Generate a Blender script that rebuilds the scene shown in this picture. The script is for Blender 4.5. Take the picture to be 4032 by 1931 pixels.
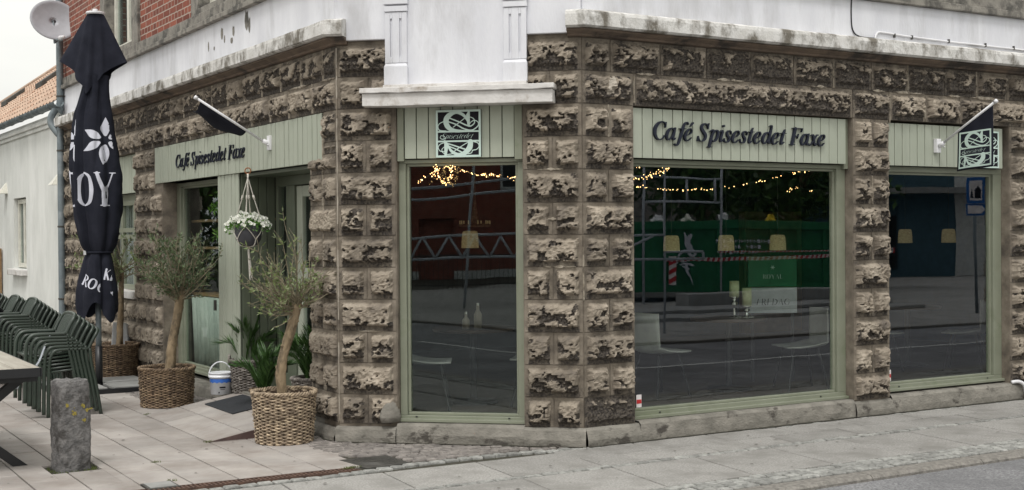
import bpy, bmesh, math, random
import numpy as np
from mathutils import Vector, Matrix, noise
R_ = math.radians
rnd = random.Random(7)
for o in list(bpy.data.objects): bpy.data.objects.remove(o)
scene = bpy.context.scene
COL = scene.collection

# ------------------------------------------------------------------ camera
cam_d = bpy.data.cameras.new('camera'); cam = bpy.data.objects.new('camera', cam_d); COL.objects.link(cam)
YAW, PITCH, ROLL = R_(31.081), R_(-0.491), R_(-0.435)
fw = Vector((math.sin(YAW)*math.cos(PITCH), math.cos(YAW)*math.cos(PITCH), math.sin(PITCH)))
rt = Vector((math.cos(YAW), -math.sin(YAW), 0)); up = rt.cross(fw)
r2 = rt*math.cos(ROLL)+up*math.sin(ROLL); u2 = -rt*math.sin(ROLL)+up*math.cos(ROLL)
M = Matrix((r2, u2, -fw)).transposed().to_4x4(); M.translation = Vector((-5.428, -7.977, 1.6))
cam.matrix_world = M
cam_d.sensor_fit = 'HORIZONTAL'; cam_d.sensor_width = 36; cam_d.lens = 36*5064.9/4032
cam_d.clip_start = .05; cam_d.clip_end = 2000
scene.camera = cam

# ------------------------------------------------------------------ sky, sun, exposure
SUN_EL, SUN_AZ = R_(60), R_(222)          # azimuth clockwise from +Y: soft light from behind-left of the camera
w = bpy.data.worlds.new('World'); scene.world = w; w.use_nodes = True
nt = w.node_tree; nt.nodes.clear()
wo = nt.nodes.new('ShaderNodeOutputWorld'); bg = nt.nodes.new('ShaderNodeBackground')
sky = nt.nodes.new('ShaderNodeTexSky'); sky.sky_type = 'NISHITA'; sky.sun_disc = False
sky.sun_elevation = SUN_EL; sky.sun_rotation = SUN_AZ; sky.dust_density = 3; sky.air_density = 1.0
tc = nt.nodes.new('ShaderNodeTexCoord'); mp = nt.nodes.new('ShaderNodeMapping'); mp.inputs['Scale'].default_value = (1, 1, 3)
nz = nt.nodes.new('ShaderNodeTexNoise'); nz.inputs['Scale'].default_value = 2.2; nz.inputs['Detail'].default_value = 6
rp = nt.nodes.new('ShaderNodeValToRGB')
rp.color_ramp.elements[0].position = .3; rp.color_ramp.elements[0].color = (8.1, 8.1, 7.9, 1)
rp.color_ramp.elements[1].position = .7; rp.color_ramp.elements[1].color = (10.8, 10.6, 9.6, 1)
mx = nt.nodes.new('ShaderNodeMixRGB'); mx.inputs[0].default_value = .88
nt.links.new(tc.outputs['Generated'], mp.inputs[0]); nt.links.new(mp.outputs[0], nz.inputs['Vector'])
nt.links.new(nz.outputs[0], rp.inputs[0]); nt.links.new(sky.outputs[0], mx.inputs[1]); nt.links.new(rp.outputs[0], mx.inputs[2])
sxyz = nt.nodes.new('ShaderNodeSeparateXYZ'); nt.links.new(tc.outputs['Generated'], sxyz.inputs[0])
mr_ = nt.nodes.new('ShaderNodeMapRange'); mr_.inputs[1].default_value = 0; mr_.inputs[2].default_value = 1; mr_.inputs[3].default_value = .82; mr_.inputs[4].default_value = 1.55
nt.links.new(sxyz.outputs[2], mr_.inputs[0])
vm = nt.nodes.new('ShaderNodeVectorMath'); vm.operation = 'SCALE'; nt.links.new(mx.outputs[0], vm.inputs[0]); nt.links.new(mr_.outputs[0], vm.inputs['Scale'])
nt.links.new(vm.outputs[0], bg.inputs[0]); bg.inputs[1].default_value = .1
nt.links.new(bg.outputs[0], wo.inputs[0])
sd = bpy.data.lights.new('sun', 'SUN'); sun = bpy.data.objects.new('sun', sd); COL.objects.link(sun)
sd.energy = 1.3; sd.angle = R_(14); sd.color = (1, .98, .96)
sun.rotation_euler = (R_(90)-SUN_EL, 0, -SUN_AZ+math.pi)
sv = Vector((math.sin(SUN_AZ)*math.cos(SUN_EL), math.cos(SUN_AZ)*math.cos(SUN_EL), math.sin(SUN_EL)))
sun.rotation_euler = sv.to_track_quat('Z', 'Y').to_euler()
scene.view_settings.view_transform = 'Standard'; scene.view_settings.look = 'None'
scene.view_settings.exposure = 0.32; scene.view_settings.gamma = 1

# ------------------------------------------------------------------ helpers
def tag(o, label=None, cat=None, group=None, kind=None):
    if label: o['label'] = label
    if cat: o['category'] = cat
    if group: o['group'] = group
    if kind: o['kind'] = kind
    return o
def thing(name, label, cat, loc=(0, 0, 0), rz=0, group=None):
    o = bpy.data.objects.new(name, None); COL.objects.link(o); o.location = loc; o.rotation_euler = (0, 0, rz)
    o.empty_display_size = .1
    return tag(o, label, cat, group)
def copy_tree(o, parent=None):
    c = o.copy(); COL.objects.link(c); c.parent = parent
    for ch in [x for x in bpy.data.objects if x.parent == o]: copy_tree(ch, c)
    return c

class MB:
    def __init__(s): s.v = []; s.f = []; s.c = {}; s.m = []; s.cur = 0
    def vert(s, p, c=None):
        s.v.append(tuple(p))
        if c is not None: s.c[len(s.v)-1] = c
        return len(s.v)-1
    def face(s, *i): s.f.append(tuple(i)); s.m.append(s.cur)
    def poly(s, pts): s.face(*[s.vert(p) for p in pts])
    def hexa(s, p):   # p: 8 corners, 0-3 bottom ring, 4-7 top ring
        b = len(s.v)
        for q in p: s.v.append(tuple(q))
        for q in ((3, 2, 1, 0), (4, 5, 6, 7), (0, 1, 5, 4), (1, 2, 6, 5), (2, 3, 7, 6), (3, 0, 4, 7)): s.face(*[b+k for k in q])
    def box(s, x0, x1, y0, y1, z0, z1):
        s.hexa([(x0, y0, z0), (x1, y0, z0), (x1, y1, z0), (x0, y1, z0), (x0, y0, z1), (x1, y0, z1), (x1, y1, z1), (x0, y1, z1)])
    def fbox(s, F, u0, u1, o0, o1, z0, z1):   # box on a facade frame: u along, o outward
        s.hexa([F(u0, z0, o1), F(u1, z0, o1), F(u1, z0, o0), F(u0, z0, o0), F(u0, z1, o1), F(u1, z1, o1), F(u1, z1, o0), F(u0, z1, o0)])
    def tube(s, pts, r, n=8, closed=False, cap=True):
        pts = [Vector(p) for p in pts]; N = len(pts)
        rr = r if isinstance(r, (list, tuple)) else [r]*N
        rings = []; prev = None
        for i, p in enumerate(pts):
            if closed: t = pts[(i+1) % N]-pts[i-1]
            else: t = pts[min(i+1, N-1)]-pts[max(i-1, 0)]
            if t.length < 1e-9: t = Vector((0, 0, 1))
            t.normalize()
            if prev is None:
                a = Vector((0, 0, 1)) if abs(t.z) < .9 else Vector((1, 0, 0))
                nrm = t.cross(a).normalized()
            else:
                nrm = prev-t*prev.dot(t)
                nrm = nrm.normalized() if nrm.length > 1e-6 else t.orthogonal().normalized()
            prev = nrm; b = t.cross(nrm)
            rings.append([s.vert(p+(nrm*math.cos(2*math.pi*k/n)+b*math.sin(2*math.pi*k/n))*rr[i]) for k in range(n)])
        for i in range(N if closed else N-1):
            A, B = rings[i], rings[(i+1) % N]
            for k in range(n): s.face(A[k], A[(k+1) % n], B[(k+1) % n], B[k])
        if cap and not closed: s.face(*rings[0][::-1]); s.face(*rings[-1])
    def lathe(s, prof, n=24, c=(0, 0, 0), cap=True):
        rings = [[s.vert((c[0]+r*math.cos(2*math.pi*k/n), c[1]+r*math.sin(2*math.pi*k/n), c[2]+z)) for k in range(n)] for r, z in prof]
        for A, B in zip(rings, rings[1:]):
            for k in range(n): s.face(A[k], A[(k+1) % n], B[(k+1) % n], B[k])
        if cap: s.face(*rings[0][::-1]); s.face(*rings[-1])
    def build(s, name, mat, parent=None, smooth=False, bevel=0, label=None):
        me = bpy.data.meshes.new(name); me.from_pydata(s.v, [], s.f)
        for m in (mat if isinstance(mat, (list, tuple)) else [mat]): me.materials.append(m)
        if any(s.m): me.polygons.foreach_set('material_index', s.m)
        if s.c:
            a = me.color_attributes.new('crust', 'FLOAT_COLOR', 'POINT')
            arr = np.zeros((len(s.v), 4), np.float32); arr[:, 3] = 1
            for i, c in s.c.items(): arr[i, :3] = c
            a.data.foreach_set('color', arr.ravel())
        if smooth: me.polygons.foreach_set('use_smooth', [True]*len(me.polygons))
        me.update()
        o = bpy.data.objects.new(name, me); COL.objects.link(o)
        if parent: o.parent = parent
        if bevel:
            md = o.modifiers.new('bevel', 'BEVEL'); md.width = bevel; md.segments = 2; md.limit_method = 'ANGLE'; md.harden_normals = False
        if label: o['label'] = label
        return o

def spline(pts, n=8, closed=False):
    P = [Vector(p) for p in pts]; N = len(P); out = []
    rng = range(N) if closed else range(N-1)
    for i in rng:
        if closed: a, b, c, d = P[i-1], P[i], P[(i+1) % N], P[(i+2) % N]
        else: a, b, c, d = P[max(i-1, 0)], P[i], P[i+1], P[min(i+2, N-1)]
        for k in range(n):
            t = k/n
            out.append(.5*((2*b)+(c-a)*t+(2*a-5*b+4*c-d)*t*t+(3*b-a-3*c+d)*t**3))
    if not closed: out.append(P[-1])
    return out

# ------------------------------------------------------------------ materials
def srgb(r, g, b):
    f = lambda c: (c/12.92 if c <= .04045 else ((c+.055)/1.055)**2.4)
    return (f(r/255), f(g/255), f(b/255))
def node(nt, t, **k):
    n = nt.nodes.new(t)
    for a, b in k.items():
        if a in n.inputs: n.inputs[a].default_value = b
        else: setattr(n, a, b)
    return n
MATS = {}
def mat(name, c1, c2=None, scale=8, detail=6, rough=.7, bump=0, bscale=None, metal=0, stretch=(1, 1, 1), spec=.5,
        c3=None, s3=1.5, t3=.55, w3=.12, island=0, coat=0, sss=0, translucent=0, lo=.35, hi=.65):
    m = bpy.data.materials.new(name); m.use_nodes = True; nt = m.node_tree; L = nt.links
    b = nt.nodes['Principled BSDF']; b.inputs['Roughness'].default_value = rough; b.inputs['Metallic'].default_value = metal
    b.inputs['Specular IOR Level'].default_value = spec
    if coat: b.inputs['Coat Weight'].default_value = coat
    tc = node(nt, 'ShaderNodeTexCoord'); mp = node(nt, 'ShaderNodeMapping'); mp.inputs['Scale'].default_value = stretch
    L.new(tc.outputs['Object'], mp.inputs[0])
    c2 = c2 or tuple(x*.8 for x in c1)
    n = node(nt, 'ShaderNodeTexNoise', Scale=scale, Detail=detail, Roughness=.6); L.new(mp.outputs[0], n.inputs['Vector'])
    r = node(nt, 'ShaderNodeValToRGB'); e = r.color_ramp.elements
    e[0].position = lo; e[0].color = (*c1, 1); e[1].position = hi; e[1].color = (*c2, 1)
    L.new(n.outputs[0], r.inputs[0]); out = r.outputs[0]
    if c3:
        n3 = node(nt, 'ShaderNodeTexNoise', Scale=s3, Detail=8, Roughness=.65); L.new(mp.outputs[0], n3.inputs['Vector'])
        r3 = node(nt, 'ShaderNodeValToRGB'); e = r3.color_ramp.elements
        e[0].position = t3-w3/2; e[0].color = (0, 0, 0, 1); e[1].position = t3+w3/2; e[1].color = (1, 1, 1, 1)
        L.new(n3.outputs[0], r3.inputs[0]); mxx = node(nt, 'ShaderNodeMixRGB'); mxx.inputs[2].default_value = (*c3, 1)
        L.new(r3.outputs[0], mxx.inputs[0]); L.new(out, mxx.inputs[1]); out = mxx.outputs[0]
    if island:
        g = node(nt, 'ShaderNodeNewGeometry'); mr = node(nt, 'ShaderNodeMapRange')
        mr.inputs[3].default_value = 1-island; mr.inputs[4].default_value = 1+island
        L.new(g.outputs['Random Per Island'], mr.inputs[0]); hs = node(nt, 'ShaderNodeHueSaturation')
        L.new(mr.outputs[0], hs.inputs['Value']); L.new(out, hs.inputs['Color']); out = hs.outputs[0]
    L.new(out, b.inputs['Base Color'])
    if bump:
        nb = node(nt, 'ShaderNodeTexNoise', Scale=bscale or scale*4, Detail=5); L.new(mp.outputs[0], nb.inputs['Vector'])
        bp = node(nt, 'ShaderNodeBump', Strength=bump, Distance=.01); L.new(nb.outputs[0], bp.inputs['Height']); L.new(bp.outputs[0], b.inputs['Normal'])
    if translucent:
        tr = node(nt, 'ShaderNodeBsdfTranslucent'); ms = node(nt, 'ShaderNodeMixShader'); ms.inputs[0].default_value = translucent
        L.new(out, tr.inputs[0]); L.new(b.outputs[0], ms.inputs[1]); L.new(tr.outputs[0], ms.inputs[2])
        L.new(ms.outputs[0], nt.nodes['Material Output'].inputs[0])
    MATS[name] = m; return m

# rock-faced sandstone: the baked 'crust' attribute carries each stone's own black weathering crust
def stone_mat():
    m = bpy.data.materials.new('sandstone'); m.use_nodes = True; nt = m.node_tree; L = nt.links
    b = nt.nodes['Principled BSDF']; b.inputs['Roughness'].default_value = .92; b.inputs['Specular IOR Level'].default_value = .2
    at = node(nt, 'ShaderNodeAttribute', attribute_name='crust'); sp = node(nt, 'ShaderNodeSeparateColor'); L.new(at.outputs['Color'], sp.inputs[0])
    tc = node(nt, 'ShaderNodeTexCoord')
    n1 = node(nt, 'ShaderNodeTexNoise', Scale=5, Detail=8, Roughness=.65); L.new(tc.outputs['Object'], n1.inputs[0])
    r1 = node(nt, 'ShaderNodeValToRGB'); e = r1.color_ramp.elements
    e[0].position = .3; e[0].color = (*srgb(98, 89, 79), 1); e[1].position = .72; e[1].color = (*srgb(172, 158, 138), 1)
    e.new(.5).color = (*srgb(138, 125, 107), 1); L.new(n1.outputs[0], r1.inputs[0])
    n2 = node(nt, 'ShaderNodeTexNoise', Scale=34, Detail=7, Roughness=.7); L.new(tc.outputs['Object'], n2.inputs[0])
    ad = node(nt, 'ShaderNodeMath', operation='MULTIPLY_ADD'); L.new(n2.outputs[0], ad.inputs[0]); ad.inputs[1].default_value = .95
    L.new(sp.outputs[0], ad.inputs[2])
    cr = node(nt, 'ShaderNodeValToRGB'); e = cr.color_ramp.elements
    e[0].position = .70; e[0].color = (0, 0, 0, 1); e[1].position = .98; e[1].color = (1, 1, 1, 1); L.new(ad.outputs[0], cr.inputs[0])
    tone = node(nt, 'ShaderNodeMapRange'); tone.inputs[3].default_value = .52; tone.inputs[4].default_value = 1.22; L.new(sp.outputs[1], tone.inputs[0])
    hs = node(nt, 'ShaderNodeHueSaturation', Saturation=.74); L.new(tone.outputs[0], hs.inputs['Value']); L.new(r1.outputs[0], hs.inputs['Color'])
    n4 = node(nt, 'ShaderNodeTexNoise', Scale=60, Detail=4); L.new(tc.outputs['Object'], n4.inputs[0])
    r4 = node(nt, 'ShaderNodeValToRGB'); e = r4.color_ramp.elements
    e[0].position = .35; e[0].color = (*srgb(50, 47, 46), 1); e[1].position = .7; e[1].color = (*srgb(100, 93, 85), 1); L.new(n4.outputs[0], r4.inputs[0])
    m1 = node(nt, 'ShaderNodeMixRGB'); L.new(cr.outputs[0], m1.inputs[0]); L.new(hs.outputs[0], m1.inputs[1]); L.new(r4.outputs[0], m1.inputs[2])
    # lime mortar
    a3 = node(nt, 'ShaderNodeMath', operation='MULTIPLY_ADD'); L.new(n1.outputs[0], a3.inputs[0]); a3.inputs[1].default_value = 1.2; L.new(sp.outputs[2], a3.inputs[2])
    c3 = node(nt, 'ShaderNodeValToRGB'); e = c3.color_ramp.elements
    e[0].position = .98; e[0].color = (0, 0, 0, 1); e[1].position = 1.0; e[1].color = (1, 1, 1, 1)
    sc = node(nt, 'ShaderNodeMath', operation='MULTIPLY'); sc.inputs[1].default_value = .72; L.new(a3.outputs[0], sc.inputs[0]); L.new(sc.outputs[0], c3.inputs[0])
    m2 = node(nt, 'ShaderNodeMixRGB'); m2.inputs[2].default_value = (*srgb(176, 168, 156), 1)
    L.new(c3.outputs[0], m2.inputs[0]); L.new(m1.outputs[0], m2.inputs[1]); L.new(m2.outputs[0], b.inputs['Base Color'])
    nb = node(nt, 'ShaderNodeTexNoise', Scale=90, Detail=6, Roughness=.7); L.new(tc.outputs['Object'], nb.inputs[0])
    bp = node(nt, 'ShaderNodeBump', Strength=.7, Distance=.008); L.new(nb.outputs[0], bp.inputs['Height']); L.new(bp.outputs[0], b.inputs['Normal'])
    return m
STONE = stone_mat()

def glass_mat(name, ior=1.95, tint=(.93, .96, .94)):
    m = bpy.data.materials.new(name); m.use_nodes = True; nt = m.node_tree; L = nt.links; nt.nodes.clear()
    o = node(nt, 'ShaderNodeOutputMaterial'); g = node(nt, 'ShaderNodeBsdfGlossy', Roughness=0.0); g.inputs[0].default_value = (.90, .94, 1, 1)
    t = node(nt, 'ShaderNodeBsdfTransparent'); t.inputs[0].default_value = (*tint, 1)
    f = node(nt, 'ShaderNodeFresnel', IOR=ior); ms = node(nt, 'ShaderNodeMixShader')
    tc = node(nt, 'ShaderNodeTexCoord'); n = node(nt, 'ShaderNodeTexNoise', Scale=1.3, Detail=1); L.new(tc.outputs['Object'], n.inputs[0])
    bp = node(nt, 'ShaderNodeBump', Strength=.012, Distance=.1); L.new(n.outputs[0], bp.inputs['Height']); L.new(bp.outputs[0], g.inputs['Normal'])
    ge = node(nt, 'ShaderNodeNewGeometry'); iv = node(nt, 'ShaderNodeMath', operation='SUBTRACT'); iv.inputs[0].default_value = 1; L.new(ge.outputs['Backfacing'], iv.inputs[1])
    mu = node(nt, 'ShaderNodeMath', operation='MULTIPLY'); L.new(f.outputs[0], mu.inputs[0]); L.new(iv.outputs[0], mu.inputs[1])
    L.new(mu.outputs[0], ms.inputs[0]); L.new(t.outputs[0], ms.inputs[1]); L.new(g.outputs[0], ms.inputs[2]); L.new(ms.outputs[0], o.inputs[0])
    return m
GLASS = glass_mat('window_glass')

def brick_mat(name, plane='yz', mortar=(176, 160, 148), a=(150, 84, 66), b_=(112, 58, 46)):
    m = bpy.data.materials.new(name); m.use_nodes = True; nt = m.node_tree; L = nt.links
    b = nt.nodes['Principled BSDF']; b.inputs['Roughness'].default_value = .88
    tc = node(nt, 'ShaderNodeTexCoord'); sx = node(nt, 'ShaderNodeSeparateXYZ'); L.new(tc.outputs['Object'], sx.inputs[0])
    cb = node(nt, 'ShaderNodeCombineXYZ'); L.new(sx.outputs[1 if plane == 'yz' else 0], cb.inputs[0]); L.new(sx.outputs[2], cb.inputs[1])
    nw = node(nt, 'ShaderNodeTexNoise', Scale=14, Detail=3); L.new(tc.outputs['Object'], nw.inputs[0])
    ma = node(nt, 'ShaderNodeVectorMath', operation='MULTIPLY_ADD'); L.new(nw.outputs['Color'], ma.inputs[0]); ma.inputs[1].default_value = (.014, .014, 0); L.new(cb.outputs[0], ma.inputs[2])
    bk = node(nt, 'ShaderNodeTexBrick', Scale=1.0); L.new(ma.outputs[0], bk.inputs['Vector'])
    bk.inputs['Brick Width'].default_value = .225; bk.inputs['Row Height'].default_value = .072; bk.inputs['Mortar Size'].default_value = .007
    bk.inputs['Mortar Smooth'].default_value = .2; bk.inputs['Color1'].default_value = (*srgb(*a), 1); bk.inputs['Color2'].default_value = (*srgb(*b_), 1)
    bk.inputs['Mortar'].default_value = (*srgb(*mortar), 1); bk.squash_frequency = 2; bk.squash = .5
    n = node(nt, 'ShaderNodeTexNoise', Scale=30, Detail=5); L.new(tc.outputs['Object'], n.inputs[0])
    mr = node(nt, 'ShaderNodeMapRange'); mr.inputs[3].default_value = .7; mr.inputs[4].default_value = 1.25; L.new(n.outputs[0], mr.inputs[0])
    hs = node(nt, 'ShaderNodeHueSaturation'); L.new(bk.outputs[0], hs.inputs['Color']); L.new(mr.outputs[0], hs.inputs['Value']); L.new(hs.outputs[0], b.inputs['Base Color'])
    iv = node(nt, 'ShaderNodeMath', operation='SUBTRACT'); iv.inputs[0].default_value = 1; L.new(bk.outputs['Fac'], iv.inputs[1])
    bp = node(nt, 'ShaderNodeBump', Strength=.8, Distance=.012); L.new(iv.outputs[0], bp.inputs['Height']); L.new(bp.outputs[0], b.inputs['Normal'])
    return m
def emit(name, c, s):
    m = bpy.data.materials.new(name); m.use_nodes = True; b = m.node_tree.nodes['Principled BSDF']
    b.inputs['Base Color'].default_value = (*c, 1); b.inputs['Emission Color'].default_value = (*c, 1); b.inputs['Emission Strength'].default_value = s
    return m

BRICK = brick_mat('red_brick'); BRICK_FAR = brick_mat('far_brick', 'yz', (140, 110, 95), (140, 62, 46), (110, 48, 38))
SAGE = mat('sage_paint', srgb(165, 170, 156), srgb(158, 164, 149), scale=3, rough=.5, c3=srgb(150, 155, 141), s3=2.5, t3=.62, stretch=(1, 1, .25), bump=.15, bscale=60)
FRAME = mat('frame_paint', srgb(132, 136, 120), srgb(123, 127, 111), scale=4, rough=.4, c3=srgb(116, 122, 102), s3=3, t3=.62)
FRAME_D = mat('recess_shade_paint', srgb(100, 107, 92), srgb(92, 99, 84), scale=4, rough=.4)  # dark green of the entrance recess, deepened to hold its shading in the colour
GAP = mat('board_gap', srgb(70, 76, 64), rough=.9)
NAVY = mat('navy_lettering', srgb(36, 40, 54), srgb(30, 34, 46), rough=.55, spec=.25)
MINT = mat('mint_print', srgb(196, 216, 208), srgb(190, 210, 202), rough=.45)
BOARDBLK = mat('sign_black', srgb(30, 28, 35), rough=.6, spec=.15)
PLASTER = mat('white_render', srgb(222, 223, 228), srgb(208, 209, 215), scale=2.2, rough=.85, stretch=(1.6, 1.6, .5), c3=srgb(184, 184, 187), s3=1.6, t3=.62, w3=.22, bump=.25, bscale=40)
CORNICE = mat('weathered_cornice', srgb(216, 215, 213), srgb(200, 198, 194), scale=6, rough=.88, c3=srgb(112, 107, 98), s3=4, t3=.54, w3=.16, stretch=(1.5, 1.5, 1.1), bump=.5, bscale=50)
CORNICE_W = mat('ledge_paint', srgb(214, 212, 210), srgb(196, 193, 190), scale=6, rough=.85, c3=srgb(150, 140, 128), s3=4, t3=.6, w3=.12, bump=.4, bscale=50)
MOULD = mat('brown_moulding', srgb(122, 106, 92), srgb(98, 86, 76), scale=7, rough=.9, c3=srgb(66, 60, 56), s3=3, t3=.55, bump=.4, bscale=60)
GREYBAND = mat('grey_stone_band', srgb(142, 138, 130), srgb(116, 112, 106), scale=8, rough=.9, c3=srgb(84, 82, 78), s3=4, t3=.55, bump=.4, bscale=60)
PLINTH = mat('concrete_plinth', srgb(136, 132, 124), srgb(108, 105, 98), scale=7, rough=.9, c3=srgb(70, 66, 61), s3=4.5, t3=.6, w3=.08, bump=.7, bscale=40, stretch=(1, 1, 1.6))
PAVER = mat('pink_paver', srgb(167, 161, 156), srgb(145, 140, 136), scale=2.2, rough=.8, c3=srgb(132, 124, 118), s3=1.9, t3=.56, w3=.25, island=.10, bump=.3, bscale=120)
SLAB = mat('concrete_slab', srgb(160, 158, 154), srgb(126, 124, 121), scale=70, detail=5, rough=.88, c3=srgb(124, 122, 118), s3=2.6, t3=.56, w3=.2, island=.09, bump=.5, bscale=200)
JOINT = mat('joint_dirt', srgb(62, 58, 50), srgb(50, 50, 38), scale=14, rough=.95)
SETT = mat('granite_sett', srgb(156, 156, 152), srgb(112, 112, 109), scale=22, rough=.75, island=.22, bump=.5, bscale=90)
COBBLE = mat('purple_cobble', srgb(140, 134, 129), srgb(104, 99, 96), scale=18, rough=.8, island=.2, bump=.5, bscale=90)
KERB = mat('granite_kerb', srgb(134, 130, 124), srgb(98, 95, 90), scale=30, rough=.85, bump=.5, bscale=120)
ASPHALT = mat('asphalt', srgb(150, 150, 151), srgb(88, 88, 91), scale=70, detail=5, rough=.9, c3=srgb(92, 92, 94), s3=.9, t3=.55, w3=.3, bump=.6, bscale=240)
ROADLINE = mat('road_paint', srgb(200, 200, 196), srgb(170, 170, 168), scale=20, rough=.7)
GUM = mat('gum_stain', srgb(104, 99, 94), srgb(84, 80, 76), rough=.9)
GRANITE = mat('rough_granite', srgb(118, 116, 115), srgb(78, 77, 77), scale=20, rough=.9, c3=srgb(66, 64, 62), s3=7, t3=.56, w3=.1, bump=1, bscale=60)
LICHEN = mat('lichen', srgb(160, 142, 60), srgb(128, 118, 58), scale=30, rough=.95)
WICKER = mat('wicker_tan', srgb(168, 150, 128), srgb(106, 92, 77), scale=26, rough=.75, c3=srgb(186, 168, 142), s3=18, t3=.55, island=.25)
WICKER_D = mat('wicker_brown', srgb(138, 117, 94), srgb(84, 69, 55), scale=26, rough=.75, c3=srgb(150, 130, 104), s3=18, t3=.58, island=.25)
WICKER_G = mat('wicker_grey', srgb(122, 116, 110), srgb(80, 75, 72), scale=26, rough=.8, c3=srgb(152, 146, 140), s3=18, t3=.56, island=.2)
STAKE = mat('wicker_stake', srgb(74, 58, 44), srgb(52, 41, 32), scale=26, rough=.8)
SOIL = mat('soil', srgb(84, 70, 56), srgb(54, 44, 36), scale=25, rough=.95, bump=.8, bscale=60)
BARK = mat('olive_bark', srgb(150, 132, 106), srgb(104, 90, 70), scale=10, rough=.9, c3=srgb(82, 72, 58), s3=12, t3=.55, w3=.12, stretch=(1, 1, .5), bump=1, bscale=30)
TWIG = mat('olive_twig', srgb(140, 130, 108), srgb(104, 98, 80), scale=20, rough=.85)
OLIVE = mat('olive_leaf', srgb(128, 144, 92), srgb(98, 114, 66), scale=6, rough=.5, island=.5, translucent=.25, c3=srgb(150, 158, 132), s3=30, t3=.58)
OLIVE_D = mat('olive_leaf_dark', srgb(98, 114, 80), srgb(72, 88, 58), scale=6, rough=.5, island=.5, translucent=.25, c3=srgb(130, 142, 120), s3=30, t3=.6)
PALM = mat('palm_leaf', srgb(76, 108, 56), srgb(50, 78, 38), scale=12, rough=.4, island=.35, translucent=.2)
FOLIAGE = mat('tree_foliage', srgb(84, 116, 52), srgb(44, 68, 30), scale=2, rough=.6, island=.5, translucent=.25)
HOUSELEAF = mat('house_plant_leaf', srgb(112, 158, 66), srgb(66, 112, 44), scale=5, rough=.45, island=.5, translucent=.3)
PETAL = mat('white_petal', srgb(240, 240, 236), srgb(226, 228, 216), scale=30, rough=.6, island=.06, translucent=.2)
BUD = mat('flower_centre', srgb(176, 188, 120), rough=.7)
BLACKM = mat('black_metal', srgb(30, 31, 34), srgb(24, 25, 28), rough=.42)
BLACKCLOTH = mat('black_canvas', srgb(42, 44, 54), srgb(30, 32, 41), scale=5, rough=.9, spec=.15, bump=.3, bscale=300)
PRINT = mat('white_print', srgb(206, 208, 220), srgb(192, 194, 206), rough=.8)
CHAIRG = mat('dark_green_plastic', srgb(50, 62, 53), srgb(42, 52, 45), scale=5, rough=.38, spec=.6)
WOODT = mat('pine_tabletop', srgb(170, 165, 154), srgb(142, 135, 123), scale=3, rough=.6, stretch=(6, .6, 6), island=.08, bump=.2)
WOOD = mat('shelf_wood', srgb(150, 122, 86), srgb(124, 98, 68), scale=5, rough=.6, stretch=(1, 6, 1))
DWOOD = mat('dark_wood', srgb(74, 56, 44), srgb(56, 42, 34), scale=5, rough=.5)
WHITEM = mat('white_metal', srgb(226, 226, 228), srgb(214, 214, 218), rough=.4)
ZINC = mat('zinc_pipe', srgb(128, 138, 142), srgb(104, 114, 120), scale=5, rough=.5, metal=.3, c3=srgb(146, 154, 158), s3=3, t3=.6)
DISHG = mat('dish_grey', srgb(176, 178, 184), srgb(164, 166, 172), rough=.5)
WHITEWALL = mat('white_limewash', srgb(226, 227, 224), srgb(214, 216, 212), scale=1.6, rough=.9, c3=srgb(196, 198, 194), s3=2.2, t3=.56, w3=.3, stretch=(1, 1, .4), bump=.35, bscale=30)
TILE = mat('orange_rooftile', srgb(188, 164, 144), srgb(166, 140, 122), scale=4, rough=.85, island=.12, c3=srgb(160, 120, 96), s3=3, t3=.58)
PVC = mat('white_window_frame', srgb(222, 220, 208), rough=.35)
RUST = mat('rusty_iron', srgb(100, 76, 64), srgb(72, 55, 48), scale=20, rough=.85)
IRON = mat('cast_iron', srgb(82, 80, 76), srgb(62, 61, 58), scale=14, rough=.6, metal=.3)
CORTEN = mat('ramp_edge', srgb(96, 76, 72), srgb(72, 58, 56), scale=8, rough=.8)
MATBLK = mat('rubber_mat', srgb(42, 45, 50), srgb(34, 36, 40), scale=80, rough=.95, bump=.5, bscale=200)
BUCKETW = mat('bucket_white', srgb(226, 228, 232), rough=.35, c2=srgb(220, 222, 228))
BLUE = mat('bucket_blue', srgb(60, 110, 196), rough=.35)
ROPE = mat('cotton_rope', srgb(226, 222, 214), srgb(206, 200, 190), scale=60, rough=.9)
POTG = mat('dark_grey_pot', srgb(78, 78, 84), srgb(66, 66, 72), scale=9, rough=.85)
WOODRING = mat('wood_ring', srgb(150, 98, 60), rough=.5)
CURTAIN = mat('sheer_curtain', srgb(214, 222, 214), srgb(186, 196, 188), scale=4, rough=.9, stretch=(1, 6, .2), translucent=.3)
WCURTAIN = mat('white_curtain', srgb(222, 222, 222), srgb(206, 206, 206), scale=4, rough=.9, translucent=.2)
INNER = mat('interior_paint', srgb(64, 64, 66), srgb(54, 54, 56), rough=.9)
INBLUE = mat('interior_blue', srgb(34, 58, 82), srgb(28, 50, 72), rough=.85)
INFLOOR = mat('interior_floor', srgb(88, 80, 74), srgb(66, 60, 56), scale=3, rough=.6, stretch=(1, 8, 1))
RAFFIA = mat('raffia_shade', srgb(206, 192, 152), srgb(160, 142, 104), scale=40, rough=.85, stretch=(1, 1, 3), translucent=.35)
RAFFIA.node_tree.nodes['Principled BSDF'].inputs['Emission Color'].default_value = (*srgb(206, 184, 138), 1)
RAFFIA.node_tree.nodes['Principled BSDF'].inputs['Emission Strength'].default_value = .11
SEATG = mat('grey_shell', srgb(176, 176, 172), srgb(160, 160, 158), rough=.6)
SILVER = mat('silver', srgb(220, 220, 216), rough=.15, metal=1)
WAX = mat('candle_wax', srgb(206, 210, 170), srgb(176, 178, 140), scale=14, rough=.5)
CLEAR = mat('stoneware', srgb(150, 140, 126), rough=.3)
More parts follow.
